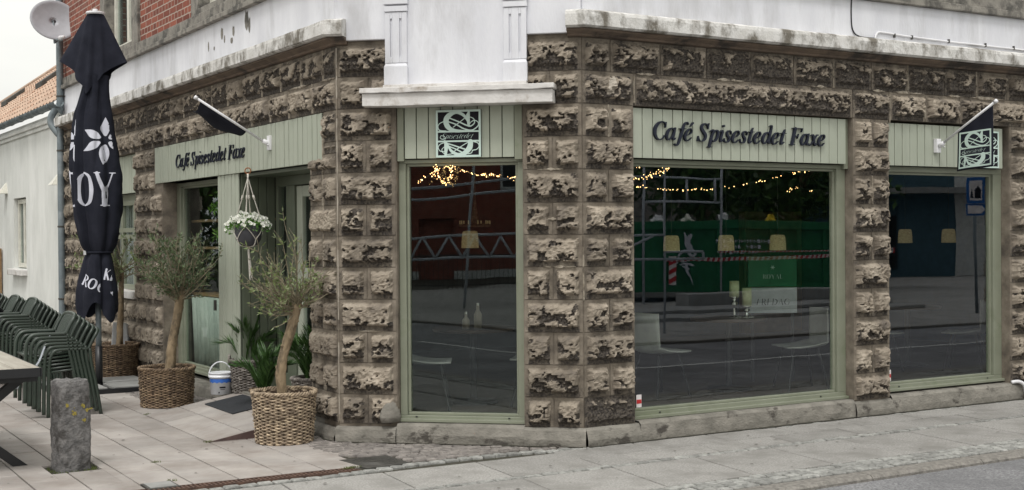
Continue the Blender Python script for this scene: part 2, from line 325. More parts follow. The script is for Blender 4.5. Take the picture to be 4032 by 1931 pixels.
CONTG = mat('container_green', srgb(26, 112, 68), srgb(18, 92, 54), scale=2, rough=.4)
STEEL = mat('scaffold_steel', srgb(190, 196, 204), srgb(164, 170, 178), scale=7, rough=.5)
REDP = mat('red_tape', srgb(196, 40, 44), rough=.5); WHITEP = mat('white_tape', srgb(232, 226, 226), rough=.5)
YELLOW = mat('yellow_sack', srgb(216, 184, 30), rough=.6); SIGNBLUE = mat('sign_blue', srgb(40, 104, 176), rough=.35)
CONCRETE = mat('grey_concrete', srgb(146, 146, 144), srgb(122, 122, 120), scale=4, rough=.85)
FARWHITE = mat('far_white_wall', srgb(206, 208, 206), rough=.85); FARBLUE = mat('far_blue_wall', srgb(66, 96, 108), srgb(56, 84, 96), rough=.8)
DARK = mat('dark_opening', srgb(26, 27, 30), rough=.3); MOSS = mat('moss', srgb(92, 104, 44), srgb(70, 82, 36), scale=30, rough=.95)
STYRO = mat('grey_board', srgb(206, 210, 214), rough=.7)
BULB = emit('warm_bulb', (1, .6, .24), 4.5)

# ------------------------------------------------------------------ facade frames
AL = R_(41.86); CL = 1.914
C0 = Vector((-CL*math.cos(AL), CL*math.sin(AL), 0))
BE = R_(90.483)
def FR(u, z, o=0): return Vector((u, -o, z))
def FC(u, z, o=0): return Vector((-u*math.cos(AL)-math.sin(AL)*o, u*math.sin(AL)-math.cos(AL)*o, z))
def FL(u, z, o=0): return C0+Vector((math.cos(BE)*u-math.sin(BE)*o, math.sin(BE)*u+math.cos(BE)*o, z))
Z = [3.07, 2.823, 2.576, 2.331, 2.084, 1.835, 1.593, 1.35, 1.103, .857, .612, .368, .14]
ZP = 2.18       # underside of the fascias

cafe = thing('cafe_building', 'corner cafe building of dark rock-faced stone blocks with sage green shopfronts and white band above', 'building', (0, 0, 0))

# ------------------------------------------------------------------ rock-faced masonry
def nz3(x, y, z): return noise.noise(Vector((x, y, z)))
def block(mb, F, u0, u1, z0, z1, seed, dark=0., cell=.0105, proud=.05, white=0., mar=.030, soft=1.0):
    rr0 = random.Random(seed*7+1); proud *= rr0.uniform(.75, 1.15); soft *= rr0.uniform(.7, 1.35); dark += rr0.uniform(-.06, .06)
    g = .0035; u0 += g; u1 -= g; z0 += g; z1 -= g
    w_, h_ = u1-u0, z1-z0
    if w_ < .03: return
    if F is FL: proud *= .72
    nu = max(3, int(w_/cell)); nv = max(3, int(h_/cell)); idx = []
    r = random.Random(seed); ox, oy = r.uniform(0, 60), r.uniform(0, 60); tone = r.uniform(.3, .75); dk = dark+r.uniform(-.10, .10)
    m_ = min(mar, w_*.13); fx = r.uniform(7, 12); fy = r.uniform(12, 18); sl = r.uniform(.75, 1.15)
    for j in range(-1, nv+2):
        row = []
        for i in range(-1, nu+2):
            uu = u0+w_*min(max(i, 0), nu)/nu; zz = z0+h_*min(max(j, 0), nv)/nv
            edge = (i < 0 or j < 0 or i > nu or j > nv)
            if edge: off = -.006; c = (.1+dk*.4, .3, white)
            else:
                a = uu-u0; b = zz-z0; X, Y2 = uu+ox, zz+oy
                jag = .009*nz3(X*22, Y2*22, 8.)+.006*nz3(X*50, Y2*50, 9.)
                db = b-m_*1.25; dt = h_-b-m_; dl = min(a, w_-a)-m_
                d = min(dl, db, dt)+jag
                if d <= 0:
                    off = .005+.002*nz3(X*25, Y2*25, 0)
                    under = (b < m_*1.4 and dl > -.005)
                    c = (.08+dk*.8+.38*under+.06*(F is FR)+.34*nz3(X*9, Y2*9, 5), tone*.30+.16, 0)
                else:
                    k = b/h_
                    wid = .016 if db <= min(dl, dt) else (.030 if dt <= dl else .020)
                    rp_ = min(1, d/wid); rp_ = rp_*(2-rp_)
                    # knobs of clean stone stand proud of hollows that hold the black crust
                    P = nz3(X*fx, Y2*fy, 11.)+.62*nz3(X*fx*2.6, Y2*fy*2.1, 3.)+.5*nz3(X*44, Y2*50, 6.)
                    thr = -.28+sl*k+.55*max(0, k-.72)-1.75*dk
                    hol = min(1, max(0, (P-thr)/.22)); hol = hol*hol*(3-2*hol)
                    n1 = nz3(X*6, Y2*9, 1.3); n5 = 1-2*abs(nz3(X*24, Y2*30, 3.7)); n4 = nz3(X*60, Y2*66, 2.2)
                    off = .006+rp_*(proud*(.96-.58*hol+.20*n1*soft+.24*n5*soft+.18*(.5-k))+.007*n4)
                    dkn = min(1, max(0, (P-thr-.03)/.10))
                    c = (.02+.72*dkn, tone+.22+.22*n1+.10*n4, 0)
            if F is FR and u0 < .3 and z0 > 2.5:
                if math.hypot((uu-.25-.03*(zz-2.72)*8)/.05, (zz-2.71)/.085)+.5*nz3(uu*30, zz*18, 2) < .8: c = (-1, .9, 2)
            row.append(mb.vert(F(uu, zz, off), c))
        idx.append(row)
    for j in range(len(idx)-1):
        for i in range(len(idx[0])-1):
            q = (idx[j][i], idx[j][i+1], idx[j+1][i+1], idx[j+1][i])
            mb.face(*(q if F is FR else q[::-1]))
def backing(mb, F, u0, u1, z0, z1, depth=.22, jc=(.14, .30, .05)):
    b = len(mb.v); mb.fbox(F, u0, u1, -depth, -.002, z0, z1)
    for i in range(b, len(mb.v)): mb.c[i] = jc
def pier(mb, F, u0, u1, wide_first, seed, z_from=2, z_to=12, dark=0, split=.5, cell=.0105, soft=1.0, proud=.05):
    for k in range(z_from, z_to):
        wide = ((k-2) % 2 == 0) == wide_first
        d = dark+(.12 if k >= 11 else 0)+(.42 if (k == 11 and F is FR and u0 < .1) else 0)
        if wide: block(mb, F, u0, u1, Z[k+1], Z[k], seed+k, d, cell, soft=soft, proud=proud)
        else:
            um = u0+(u1-u0)*split
            block(mb, F, u0, um, Z[k+1], Z[k], seed+k, d, cell, soft=soft, proud=proud)
            block(mb, F, um, u1, Z[k+1], Z[k], seed+k+50, d, cell, soft=soft, proud=proud)
# street (right) front
mb = MB()
backing(mb, FR, -.0, 5.9, 2.578, 3.10, .25); backing(mb, FR, 0, .474, .1, 2.577); backing(mb, FR, 2.81, 3.25, .1, 2.577); backing(mb, FR, 4.86, 5.9, .1, 2.577)
j0 = [0, .258, .734, 1.197, 1.662, 2.129, 2.585, 3.04, 3.49, 3.972, 4.40, 4.83, 5.28, 5.75]
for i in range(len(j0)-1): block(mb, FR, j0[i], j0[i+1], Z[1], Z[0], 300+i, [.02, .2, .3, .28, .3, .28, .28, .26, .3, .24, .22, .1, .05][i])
j1 = [0, .474, 2.81, 3.267, 3.715, 4.169, 4.602, 5.066, 5.5]
for i in range(len(j1)-1): block(mb, FR, j1[i], j1[i+1], Z[2], Z[1], 330+i, [.16, .16, .2, .14, .02, .08, .02, -.02][i], proud=.05)
pier(mb, FR, 0, .474, False, 400); pier(mb, FR, 2.81, 3.25, False, 440); pier(mb, FR, 4.86, 5.45, True, 480, dark=-.05)
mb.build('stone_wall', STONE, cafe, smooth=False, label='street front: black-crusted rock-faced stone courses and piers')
# chamfered corner
mb = MB()
backing(mb, FC, 1.442, CL-.001, .1, 3.10, .24); backing(mb, FC, .001, .454, .1, 3.10, .24)
block(mb, FC, 1.46, CL, Z[1], Z[0], 501, .12); block(mb, FC, .0, .44, Z[1], Z[0], 502, .08)
block(mb, FC, 1.66, CL, Z[2], Z[1], 503, .08); block(mb, FC, 1.45, 1.66, Z[2], Z[1], 504, .1)
block(mb, FC, .0, .24, Z[2], Z[1], 505, .02); block(mb, FC, .24, .45, Z[2], Z[1], 506, .08)
pier(mb, FC, 1.447, CL, True, 520); pier(mb, FC, 0, .45, True, 560)
# pale mortar ribbon run down the left arris of the corner
zr_ = np.arange(.16, 3.06, .012); prev = None
for za in zr_:
    wd = .0042+.004*nz3(za*9, 1, 2)+.003*nz3(za*40, 1, 2); o = .012+.004*nz3(za*14, 3, 3); cxx = CL+.003*nz3(za*11, 7, 7)
    gap = nz3(za*4.1, 4, 9) > .12
    ring = [mb.vert(p, (-1, .7, 2 if not gap else .2)) for p in (FC(cxx-wd-.001, za, .002), FC(cxx-wd*.6, za, o), FC(cxx+wd*.3, za, o), FL(wd, za, .006))]
    if prev:
        for k in range(3): mb.face(prev[k], ring[k], ring[k+1], prev[k+1])
    prev = ring
mb.build('stone_wall', STONE, cafe, smooth=False, label='narrow corner face: rock-faced piers either side of the tall window')
# side street (left) front
mb = MB()
VEND = 9.35
backing(mb, FL, .0, VEND, 2.578, 3.10, .25); backing(mb, FL, 0, .268, 2.24, 2.577); backing(mb, FL, 0, .535, .1, 2.24, .30)
backing(mb, FL, 4.64, 5.72, .1, 2.18, .3); backing(mb, FL, 4.906, 5.72, 2.181, 2.577); backing(mb, FL, 7.4, VEND, .1, 2.577); backing(mb, FL, 5.721, 7.399, .1, .93)
u = 0; i = 0
while u < VEND-.1:
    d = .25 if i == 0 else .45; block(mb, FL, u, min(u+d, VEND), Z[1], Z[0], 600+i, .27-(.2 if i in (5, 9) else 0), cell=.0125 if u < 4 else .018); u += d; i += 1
u = 0; i = 0
while u < VEND-.1:
    d = [.47, .5, .43, .46, .9, .44][i] if i < 6 else .45; block(mb, FL, u, min(u+d, VEND), Z[2], Z[1], 650+i, .05, cell=.0125 if u < 4 else .018, proud=.055); u += d; i += 1
block(mb, FL, 0, .268, Z[3], Z[2], 700, .02); block(mb, FL, .0, .535, Z[4], Z[3]-.09, 701, .0); block(mb, FL, 0, .268, Z[3]-.09, Z[3], 702, 0)
pier(mb, FL, 0, .535, False, 710, 4, 12, dark=-.10, soft=.8)
for k in range(2, 12):
    a = 4.906 if k < 4 else 4.643
    js = [a, a+.38, 5.7] if k % 2 == 0 else [a, a+.22, a+.62, 5.7]
    for i in range(len(js)-1): block(mb, FL, js[i], js[i+1], Z[k+1], Z[k], 740+k*4+i, -.03 if k < 7 else -.14, cell=.016, soft=.9)
for k in range(8, 12):
    js = [5.7, 6.1, 6.55, 7.0, 7.4] if k % 2 else [5.7, 6.35, 6.8, 7.4]
    for i in range(len(js)-1): block(mb, FL, js[i], js[i+1], min(Z[k+1], .9), min(Z[k], .9), 800+k*4+i, -.12, cell=.02, soft=.6)
for k in range(2, 12):
    js = [7.4, 8.0, 8.45, 8.9, VEND] if k % 2 else [7.4, 7.75, 8.2, 8.7, VEND]
    for i in range(len(js)-1): block(mb, FL, js[i], js[i+1], Z[k+1], Z[k], 860+k*4+i, .06, cell=.02)
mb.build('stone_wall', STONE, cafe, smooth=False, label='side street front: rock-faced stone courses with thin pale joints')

# pale lime joints and salt streaks
def lime(F, u0, u1, z0, z1, seed, parts=12, o=.013):
    mb = MB(); vert = (z1-z0) > (u1-u0); prev = None
    for i in range(parts+1):
        k = i/parts; a = nz3(k*5, seed, 1); b_ = nz3(k*7, seed, 4)
        if vert: hw = (u1-u0)/2*(1+.8*a); cu = (u0+u1)/2+.002*b_; zz = z0+(z1-z0)*k; ring = [F(cu-hw, zz, .004), F(cu-hw*.5, zz, o), F(cu+hw*.5, zz, o), F(cu+hw, zz, .004)]
        else: hw = (z1-z0)/2*max(.1, 1+1.3*a)*math.sin(.15+k*2.84); cz = (z0+z1)/2+.003*b_; uu = u0+(u1-u0)*k; ring = [F(uu, cz-hw, .004), F(uu, cz-hw*.5, o), F(uu, cz+hw*.5, o), F(uu, cz+hw, .004)]
        ring = [mb.vert(p) for p in ring]
        if prev:
            for q in range(3): mb.face(prev[q], ring[q], ring[q+1], prev[q+1])
        prev = ring
    return mb.build('mortar_joint', LIME, cafe)
LIME = mat('lime_mortar', srgb(168, 160, 146), srgb(128, 118, 104), scale=30, rough=.95, c3=srgb(96, 88, 78), s3=20, t3=.56)
q_ = 0
for u_ in [.25, .70, 1.15, 1.6, 2.05, 2.5, 2.95, 3.4, 3.85, 4.3]:
    lime(FL, u_-.009, u_+.009, Z[1], Z[0]-.01, u_)
for u_ in [.47, .97, 1.40, 1.86, 2.76, 3.2, 3.65, 4.1]: lime(FL, u_-.009, u_+.009, Z[2]+.01, Z[1], u_+9)
for a_, b_ in ((0, .3), (.55, .95), (1.9, 2.2)): lime(FL, a_, b_, Z[1]-.012, Z[1]+.012, a_+3)
lime(FL, .262, .276, Z[7], Z[2]-.1, 5)
for a_, b_ in ((.50, .68), (1.30, 1.58), (2.28, 2.5), (3.05, 3.2), (3.3, 3.7), (4.0, 4.2), (4.3, 4.8)): lime(FR, a_, b_, Z[1]-.012, Z[1]+.014, a_+20)
for u_, a_, b_ in ((.478, 2.60, 2.80), (2.585, Z[1], Z[0]), (3.49, Z[1], Z[0]), (4.40, Z[1], Z[0]), (3.262, 2.55, Z[1]), (3.715, 2.60, 2.72), (.237, Z[3], Z[2]), (3.04, Z[5], Z[4]), (.0, 1.1, 1.5)): lime(FR, u_-.006, u_+.006, a_, b_, u_+31)
for a_, b_, z_ in ((.14, .34, Z[4]), (.05, .30, Z[7]), (.15, .30, Z[5]-.125), (1.55, 1.75, Z[9])): lime(FC, a_, b_, z_-.010, z_+.010, a_+50)

# plinth: ragged concrete band at the foot of the walls
def ragged_strip(mb, F, u0, u1, z0, z1, o0, o1, step=.06, amp=.012, seed=1, top_in=-.2):
    n = max(2, int((u1-u0)/step)); prev = None
    for i in range(n+1):
        u = u0+(u1-u0)*i/n
        a = amp*nz3(u*3, seed, 0); b = amp*nz3(u*5, seed, 3)
        ring = [mb.vert(F(u, z0-.02, o0+b*1.5)), mb.vert(F(u, z0+(z1-z0)*.45, o0+a)), mb.vert(F(u, z1-.02+a*.5, o1+a)), mb.vert(F(u, z1+a*.4, o1-.02+b)), mb.vert(F(u, z1+.004, top_in))]
        if prev:
            for k in range(4): mb.face(prev[k], ring[k], ring[k+1], prev[k+1])
        prev = ring
mb = MB()
ragged_strip(mb, FR, .0, .5, -.02, .14, .055, .035, seed=1); ragged_strip(mb, FR, .5, 2.8, -.02, .15, .04, .03, seed=2)
ragged_strip(mb, FR, 2.8, 3.25, -.02, .13, .05, .035, seed=3); ragged_strip(mb, FR, 3.25, 6.2, -.02, .155, .045, .03, seed=4)
ragged_strip(mb, FC, -.02, .45, -.02, .14, .055, .04, seed=5); ragged_strip(mb, FC, .45, 1.45, -.0, .15, .05, .03, seed=6); ragged_strip(mb, FC, 1.45, CL+.02, -.02, .12, .06, .045, seed=7)
ragged_strip(mb, FL, -.02, .56, -.02, .10, .06, .04, seed=8); ragged_strip(mb, FL, 2.26, VEND, -.02, .12, .04, .03, seed=9)
mb.build('plinth', PLINTH, cafe, smooth=False)
# a lump of mortar plugging the foot of the chamfer pier
mb = MB(); mb.lathe([(.002, .13), (.05, .10), (.085, .04), (.095, -.02), (.09, -.08)], 11)
for i, v in enumerate(mb.v):
    q = Vector(v); q *= 1+.22*nz3(q.x*14, q.y*14, q.z*14+3); b = FC(1.50, .22, .02); mb.v[i] = (b.x+q.x*.95, b.y+q.y*.5, b.z+q.z*.8)
mb.build('mortar_patch', PLINTH, cafe, smooth=True)

# ------------------------------------------------------------------ cornices and white band
def profile_run(mb, prof, path_fn, caps=True):
    rings = [[mb.vert(path_fn(i, o, z)) for o, z in prof] for i in range(path_fn.n)]
    for A, B in zip(rings, rings[1:]):
        for k in range(len(prof)-1): mb.face(A[k], B[k], B[k+1], A[k+1])
    if caps: mb.face(*rings[0][::-1]); mb.face(*rings[-1])
def corner_path(F1, u_end, F2, u_far, corner_u1, ang, steps=50, wob=.004):
    # from u_end on the corner face, round the arris, to u_far on the long front
    t = math.tan(ang/2)
    n = steps+3
    def fn(i, o, z):
        if i == 0: return F1(u_end, z, o)
        sgn = 1 if corner_u1 > 0 else -1
        if i == 1: return F1(corner_u1+sgn*t*o, z, o)
        u = (u_far-0)*(i-1)/(n-2)
        return F2(u, z+wob*nz3(u*2.5, z*9, 1), o+wob*nz3(u*3, z*9, 4)*2)
    fn.n = n
    return fn
white_prof = [(0, 3.27), (.10, 3.262), (.145, 3.245), (.15, 3.22), (.148, 3.14), (.128, 3.128), (0, 3.128)]
brown_prof = [(0, 3.127), (.095, 3.127), (.10, 3.112), (.07, 3.10), (.045, 3.09), (.035, 3.077), (.018, 3.072), (0, 3.071)]
for F1, ue, F2, uf, cu, ang in ((FC, .10, FR, 6.3, 0, R_(41.86)), (FC, CL-.09, FL, VEND, CL, R_(48.6))):
    for prof, m, nm in ((white_prof, CORNICE, 'cornice'), (brown_prof, MOULD, 'cornice_moulding')):
        # at the arris both fronts share the mitred point
        t = math.tan(ang/2); steps = 60; pts = []
        mb = MB(); rings = []
        rings.append([mb.vert(F1(ue, z, o)) for o, z in prof])
        rings.append([mb.vert(F1((cu+t*o) if cu > 0 else (cu-t*o), z, o)) for o, z in prof])
        for i in range(1, steps+1):
            u = uf*i/steps
            rings.append([mb.vert(F2(u, z+.004*nz3(u*2.5, k*3, 1), o+(.008*nz3(u*3.3, k*5, 4) if o > .03 else 0))) for k, (o, z) in enumerate(prof)])
        for A, B in zip(rings, rings[1:]):
            for k in range(len(prof)-1): mb.face(A[k], B[k], B[k+1], A[k+1])
        mb.face(*rings[0][::-1]); mb.face(*rings[-1])
        mb.build(nm, m, cafe)
# plaster band above the cornices
mb = MB()
mb.fbox(FR, 0, 6.3, -.25, .015, 3.2, 3.60); mb.fbox(FL, 0, VEND, -.25, .015, 3.2, 3.66)
mb.fbox(FC, .0, .42, -.24, .035, 3.101, 4.6); mb.fbox(FC, 1.50, CL, -.24, .035, 3.101, 4.6)
mb.build('plaster_wall', PLASTER, cafe, bevel=.006)
# chipped patches where the render has flaked on the left band
mb = MB()
for v, z, a, b in ((3.02, 3.45, .02, .05), (2.62, 3.52, .035, .06), (2.55, 3.46, .02, .04), (2.3, 3.50, .03, .05), (2.35, 3.42, .035, .03), (1.95, 3.55, .05, .09), (1.88, 3.50, .03, .07), (2.85, 3.41, .02, .02)):
    pts = [FL(v+a*math.cos(t)*(1+.4*nz3(t*2, v, 0)), z+b*math.sin(t)*(1+.4*nz3(t*2, v, 5)), .0165) for t in np.linspace(0, 6.28, 12)[:-1]]
    mb = MB(); mb.poly(pts); mb.build('flaked_patch', GREYBAND, cafe)
# bay on the chamfer: white panel with two fluted pilasters on a heavy ledge
mb = MB(); mb.fbox(FC, .41, 1.51, -.2, .05, 2.74, 4.6); mb.build('bay_wall', PLASTER, cafe)
for u0, u1 in ((.40, .585), (1.325, 1.51)):
    mb = MB()
    mb.fbox(FC, u0, u1, .045, .085, 2.745, 2.885)                                  # foot
    mb.hexa([FC(u0, 2.885, .085), FC(u1, 2.885, .085), FC(u1, 2.885, .05), FC(u0, 2.885, .05), FC(u0+.012, 2.91, .068), FC(u1-.012, 2.91, .068), FC(u1-.012, 2.91, .05), FC(u0+.012, 2.91, .05)])
    w_ = u1-u0; c = (u0+u1)/2
    # shaft built round two sunk flutes
    xs = [u0+.006, c-.046, c-.028, c+.028, c+.046, u1-.006]
    for a, b in ((0, 1), (2, 3), (4, 5)): mb.fbox(FC, xs[a], xs[b], .045, .07, 2.912, 3.30)
    for a, b in ((1, 2), (3, 4)):
        mb.fbox(FC, xs[a], xs[b], .045, .058, 2.96, 3.25); mb.fbox(FC, xs[a], xs[b], .045, .0698, 2.912, 2.96); mb.fbox(FC, xs[a], xs[b], .045, .0698, 3.25, 3.30)
    for k in range(6): mb.fbox(FC, u0-.004*k*(k < 3), u1+.004*k*(k < 3), .045, .078+.005*min(k, 3), 3.304+k*.055, 3.304+k*.055+.042)
    mb.fbox(FC, u0, u1, .045, .10, 3.65, 4.5)
    mb.build('pilaster', PLASTER, cafe, bevel=.003)
mb = MB()
def cbox(mb, u0, u1, o0, o1, z0, z1, n=24, amp=.006, seed=0):
    prev = None
    for i in range(n+1):
        u = u0+(u1-u0)*i/n; a = amp*nz3(u*7, seed, 1)
        ring = [mb.vert(FC(u, z0+a*.6, o0)), mb.vert(FC(u, z0+a, o1+a)), mb.vert(FC(u, z1+a*.5, o1+a*.5)), mb.vert(FC(u, z1, o0))]
        if prev:
            for k in range(4): mb.face(prev[k], ring[k], ring[(k+1) % 4], prev[(k+1) % 4])
        else: mb.face(*ring)
        prev = ring
    mb.face(*prev[::-1])
cbox(mb, .20, 1.665, -.05, .15, 2.578, 2.675); cbox(mb, .185, 1.68, -.05, .172, 2.676, 2.715, seed=4)
cbox(mb, .40, 1.51, -.05, .12, 2.716, 2.742, seed=7)
mb.build('ledge', CORNICE_W, cafe, bevel=.004)
# grey stone string course, brick upper storey
mb = MB(); mb.fbox(FL, -.0, VEND+.05, -.1, .07, 3.65, 3.70); mb.fbox(FL, -.0, VEND+.05, -.1, .045, 3.701, 3.80)
mb.fbox(FR, .0, 6.3, -.1, .06, 3.60, 3.66); mb.fbox(FR, .0, 6.3, -.1, .04, 3.661, 3.78)
mb.build('string_course', GREYBAND, cafe, bevel=.006)
mb = MB()
segs = [(0, .6), (1.55, 3.15), (3.52, 5.47), (7.2, VEND)]
mb.fbox(FL, 0.002, .7, -.25, -.004, 3.79, 6.2); mb.fbox(FL, 3.5, 5.5, -.25, -.004, 3.79, 6.2); mb.fbox(FL, 7.0, VEND, -.25, -.004, 3.79, 6.2)
mb.fbox(FL, .7, 3.3, -.25, -.004, 5.4, 6.2); mb.fbox(FL, 5.5, 7.0, -.25, -.004, 5.6, 6.2)
mb.build('brick_wall', BRICK, cafe)
mb = MB(); mb.fbox(FR, .0, 6.3, -.25, -.004, 3.77, 6.2); mb.fbox(FC, .41, 1.51, -.25, -.01, 4.55, 6.2); mb.build('plaster_wall', PLASTER, cafe)
# stone surrounds of the upper windows
mb = MB()
for a, b, c, d in ((3.30, 3.52, .62, .82), (5.47, 5.72, 6.95, 7.15)):
    mb = MB(); mb.fbox(FL, a, b, -.2, .03, 3.80, 5.5); mb.fbox(FL, c, d, -.2, .03, 3.80, 5.5); mb.fbox(FL, min(b, d), max(a, c), -.2, .028, 3.80, 3.86); mb.build('window_surround', GREYBAND, cafe, bevel=.005)
def sash(parent, F, u0, u1, z0, z1, o, bar=.05, mull=(), rail=(), mframe=PVC, mglass=GLASS, label=None, backdrop=None):
    wn = MB(); wn.fbox(F, u0, u1, o-.05, o, z0, z0+bar); wn.fbox(F, u0, u1, o-.05, o, z1-bar, z1)
    wn.fbox(F, u0, u0+bar, o-.05, o, z0+bar, z1-bar); wn.fbox(F, u1-bar, u1, o-.05, o, z0+bar, z1-bar)
    for mm in mull: wn.fbox(F, mm-bar*.6, mm+bar*.6, o-.05, o-.002, z0+bar, z1-bar)
    us = [u0+bar]+[x for mm in sorted(mull) for x in (mm-bar*.6, mm+bar*.6)]+[u1-bar]
    for rr in rail:
        for a, b in zip(us[::2], us[1::2]): wn.fbox(F, a, b, o-.045, o-.006, rr-bar*.45, rr+bar*.45)
    wobj = wn.build('window', mframe, parent, bevel=.004, label=label)
    g = MB(); g.fbox(F, u0+bar*.8, u1-bar*.8, o-.034, o-.028, z0+bar*.8, z1-bar*.8); g.build('pane', mglass, wobj)
    return wobj
sash(cafe, FL, 5.73, 6.94, 3.87, 5.55, -.09, .07, mull=(6.32,), label='white upper window with the dish mirrored in it')
sash(cafe, FL, .83, 3.29, 3.87, 5.4, -.09, .07, mull=(2.0,))
mb = MB(); mb.fbox(FL, .7, 7.0, -.9, -.6, 3.7, 5.6); mb.build('curtain', WCURTAIN, cafe)

# ------------------------------------------------------------------ fascia boards
def boards(name, F, u0, u1, z0, z1, o, pitch=.098, m=SAGE, th=.02, gp=.0035, parent=cafe, trim=None, label=None):
    mb = MB(); mb.fbox(F, u0+.002, u1-.002, o-.05, o-th*.55, z0+.002, z1-.002); mb.m = [1]*len(mb.f); mb.cur = 0
    n = max(1, round((u1-u0)/pitch)); p_ = (u1-u0)/n
    for i in range(n):
        a, b = u0+i*p_+gp, u0+(i+1)*p_-gp
        mb.fbox(F, a, b, o-th, o+.0012*((i*7) % 3-1), z0, z1)
    return mb.build(name, [m, GAP], parent, bevel=.0025, label=label)
boards('fascia', FR, .478, 2.755, 2.18, 2.565, -.02, label='sage boarded fascia over the big right-hand window')
mb = MB(); mb.fbox(FR, 2.757, 2.806, -.1, -.05, 2.14, 2.57); mb.build('fascia_edge', FRAME, cafe)
boards('fascia', FR, 3.254, 4.80, 2.18, 2.555, -.02)
boards('fascia', FC, .52, 1.385, 2.185, 2.577, -.03)
for ua_, ub_ in ((.458, .518), (1.387, 1.438)): mb = MB(); mb.fbox(FC, ua_, ub_, -.07, -.015, 2.165, 2.577); mb.build('fascia_edge', FRAME, cafe, bevel=.003)
boards('fascia', FL, .272, 4.902, 2.182, 2.572, .012, pitch=.1, gp=.006, label='long sage boarded fascia over the entrance')
boards('fascia', FL, 5.72, 7.39, 2.12, 2.572, -.06, pitch=.1)
mb = MB(); mb.fbox(FL, 5.72, 7.39, -.2, -.15, 2.04, 2.119)
mb.build('window_head', FRAME, cafe)

# ------------------------------------------------------------------ shop windows
def shop_window(F, u0, u1, z0, z1, o, wl, wr, wb, wt, label, cill=.05):
    """outer frame, stepped inner bead, glass; u0 is the low-u side"""
    t = MB()
    for k, (sl, sr, sb, st, oo, th) in enumerate(((wl, wr, wb, wt, o, .07), (wl+.022, wr+.022, wb+.022, wt+.022, o-.026, .044))):
        pl, pr, pb, pt = ((0, 0, 0, 0) if k == 0 else (wl, wr, wb, wt))
        t.fbox(F, u0+pl, u1-pr, oo-th, oo, z0+pb, z0+sb); t.fbox(F, u0+pl, u1-pr, oo-th, oo, z1-st, z1-pt)
        t.fbox(F, u0+pl, u0+sl, oo-th, oo, z0+sb, z1-st); t.fbox(F, u1-sr, u1-pr, oo-th, oo, z0+sb, z1-st)
    wobj = t.build('window', FRAME, cafe, bevel=.004, label=label)
    g = MB(); g.fbox(F, u0+wl+.015, u1-wr-.015, o-.052, o-.046, z0+wb+.015, z1-wt-.015); g.build('pane', GLASS, wobj)
    s = MB(); s.fbox(F, u0, u1, o-.02, o+.035, z0-.012, z0+.012); s.build('sill', FRAME, wobj, bevel=.003)
    for uu in (u0+(u1-u0)*.13, u0+(u1-u0)*.87):
        h = MB(); h.fbox(F, uu-.008, uu+.008, o+.001, o+.004, z0+.02, z0+.03); h.build('drain_slot', DARK, wobj)
    return wobj
shop_window(FR, .474, 2.808, .165, 2.176, -.085, .02, .10, .045, .035, 'large sage framed cafe window')
shop_window(FR, 3.252, 4.858, .185, 2.178, -.085, .02, .115, .045, .05, 'right-hand sage framed window under the flag')
shop_window(FC, .454, 1.440, .168, 2.18, -.06, .05, .055, .035, .03, 'tall narrow sage framed window on the corner')
shop_window(FL, 2.848, 4.64, .185, 2.176, -.15, .02, .13, .045, .04, 'side street window with shelves of plants behind the glass')
sash(cafe, FL, 5.735, 7.38, .965, 2.04, -.12, .06, mull=(6.25, 6.8), rail=(1.60, 1.68), mframe=FRAME, label='casement window half hidden by the parasol')
mb = MB(); mb.fbox(FL, 5.70, 7.42, -.15, .05, .88, .962); mb.build('window_sill', CORNICE_W, cafe, bevel=.006)
mb = MB()
for k in range(34):
    a = 5.75+k*.048; mb.fbox(FL, a, a+.046, -.24-.02*(k % 2), -.235-.02*(k % 2), 1.0, 2.03)
mb.build('curtain', WCURTAIN, cafe)

# ------------------------------------------------------------------ entrance recess
boards('boarded_pillar', FL, 2.262, 2.846, .17, 2.180, -.004, pitch=.09, gp=.005, label='vertical sage boards between the side window and the entrance')
mb = MB()
def FRc(u, z, o=0):   # the recess cheek that looks down the street: u runs inward
    b = FL(2.258, z, -u); return b+Vector((0, -1, 0))*o
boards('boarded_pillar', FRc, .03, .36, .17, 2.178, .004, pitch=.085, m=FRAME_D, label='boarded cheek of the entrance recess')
def FSof(u, z, o=0): return FL(z, 2.180+o, -u)
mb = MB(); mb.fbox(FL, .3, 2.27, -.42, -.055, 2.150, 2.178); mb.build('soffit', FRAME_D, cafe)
dr = MB()   # fixed frame round the door and side light
DO = -.36
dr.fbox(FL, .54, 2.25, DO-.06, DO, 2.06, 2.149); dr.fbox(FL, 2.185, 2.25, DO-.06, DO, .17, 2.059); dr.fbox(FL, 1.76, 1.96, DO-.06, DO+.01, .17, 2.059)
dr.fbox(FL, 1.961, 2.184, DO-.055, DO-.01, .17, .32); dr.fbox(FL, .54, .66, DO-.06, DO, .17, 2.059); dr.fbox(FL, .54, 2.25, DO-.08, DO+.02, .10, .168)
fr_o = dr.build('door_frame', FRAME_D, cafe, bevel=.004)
g = MB(); g.fbox(FL, 1.95, 2.20, DO-.035, DO-.03, .31, 2.07); g.build('side_pane', GLASS, fr_o)
d = MB(); a0, a1 = .665, 1.755
d.fbox(FL, a0, a0+.12, DO-.05, DO-.01, .18, 2.05); d.fbox(FL, a1-.13, a1, DO-.05, DO-.01, .18, 2.05)
for za, zb in ((.18, .62), (1.19, 1.31), (1.95, 2.05)): d.fbox(FL, a0+.12, a1-.13, DO-.05, DO-.012, za, zb)
d.fbox(FL, a0+.18, a1-.19, DO-.012, DO-.002, .26, .55)
door = d.build('door', SAGE, cafe, bevel=.005, label='half glazed sage green entrance door')
g = MB(); g.fbox(FL, a0+.11, a1-.12, DO-.035, DO-.03, .6, 1.2); g.fbox(FL, a0+.11, a1-.12, DO-.035, DO-.03, 1.3, 1.96); g.build('pane', GLASS, door)
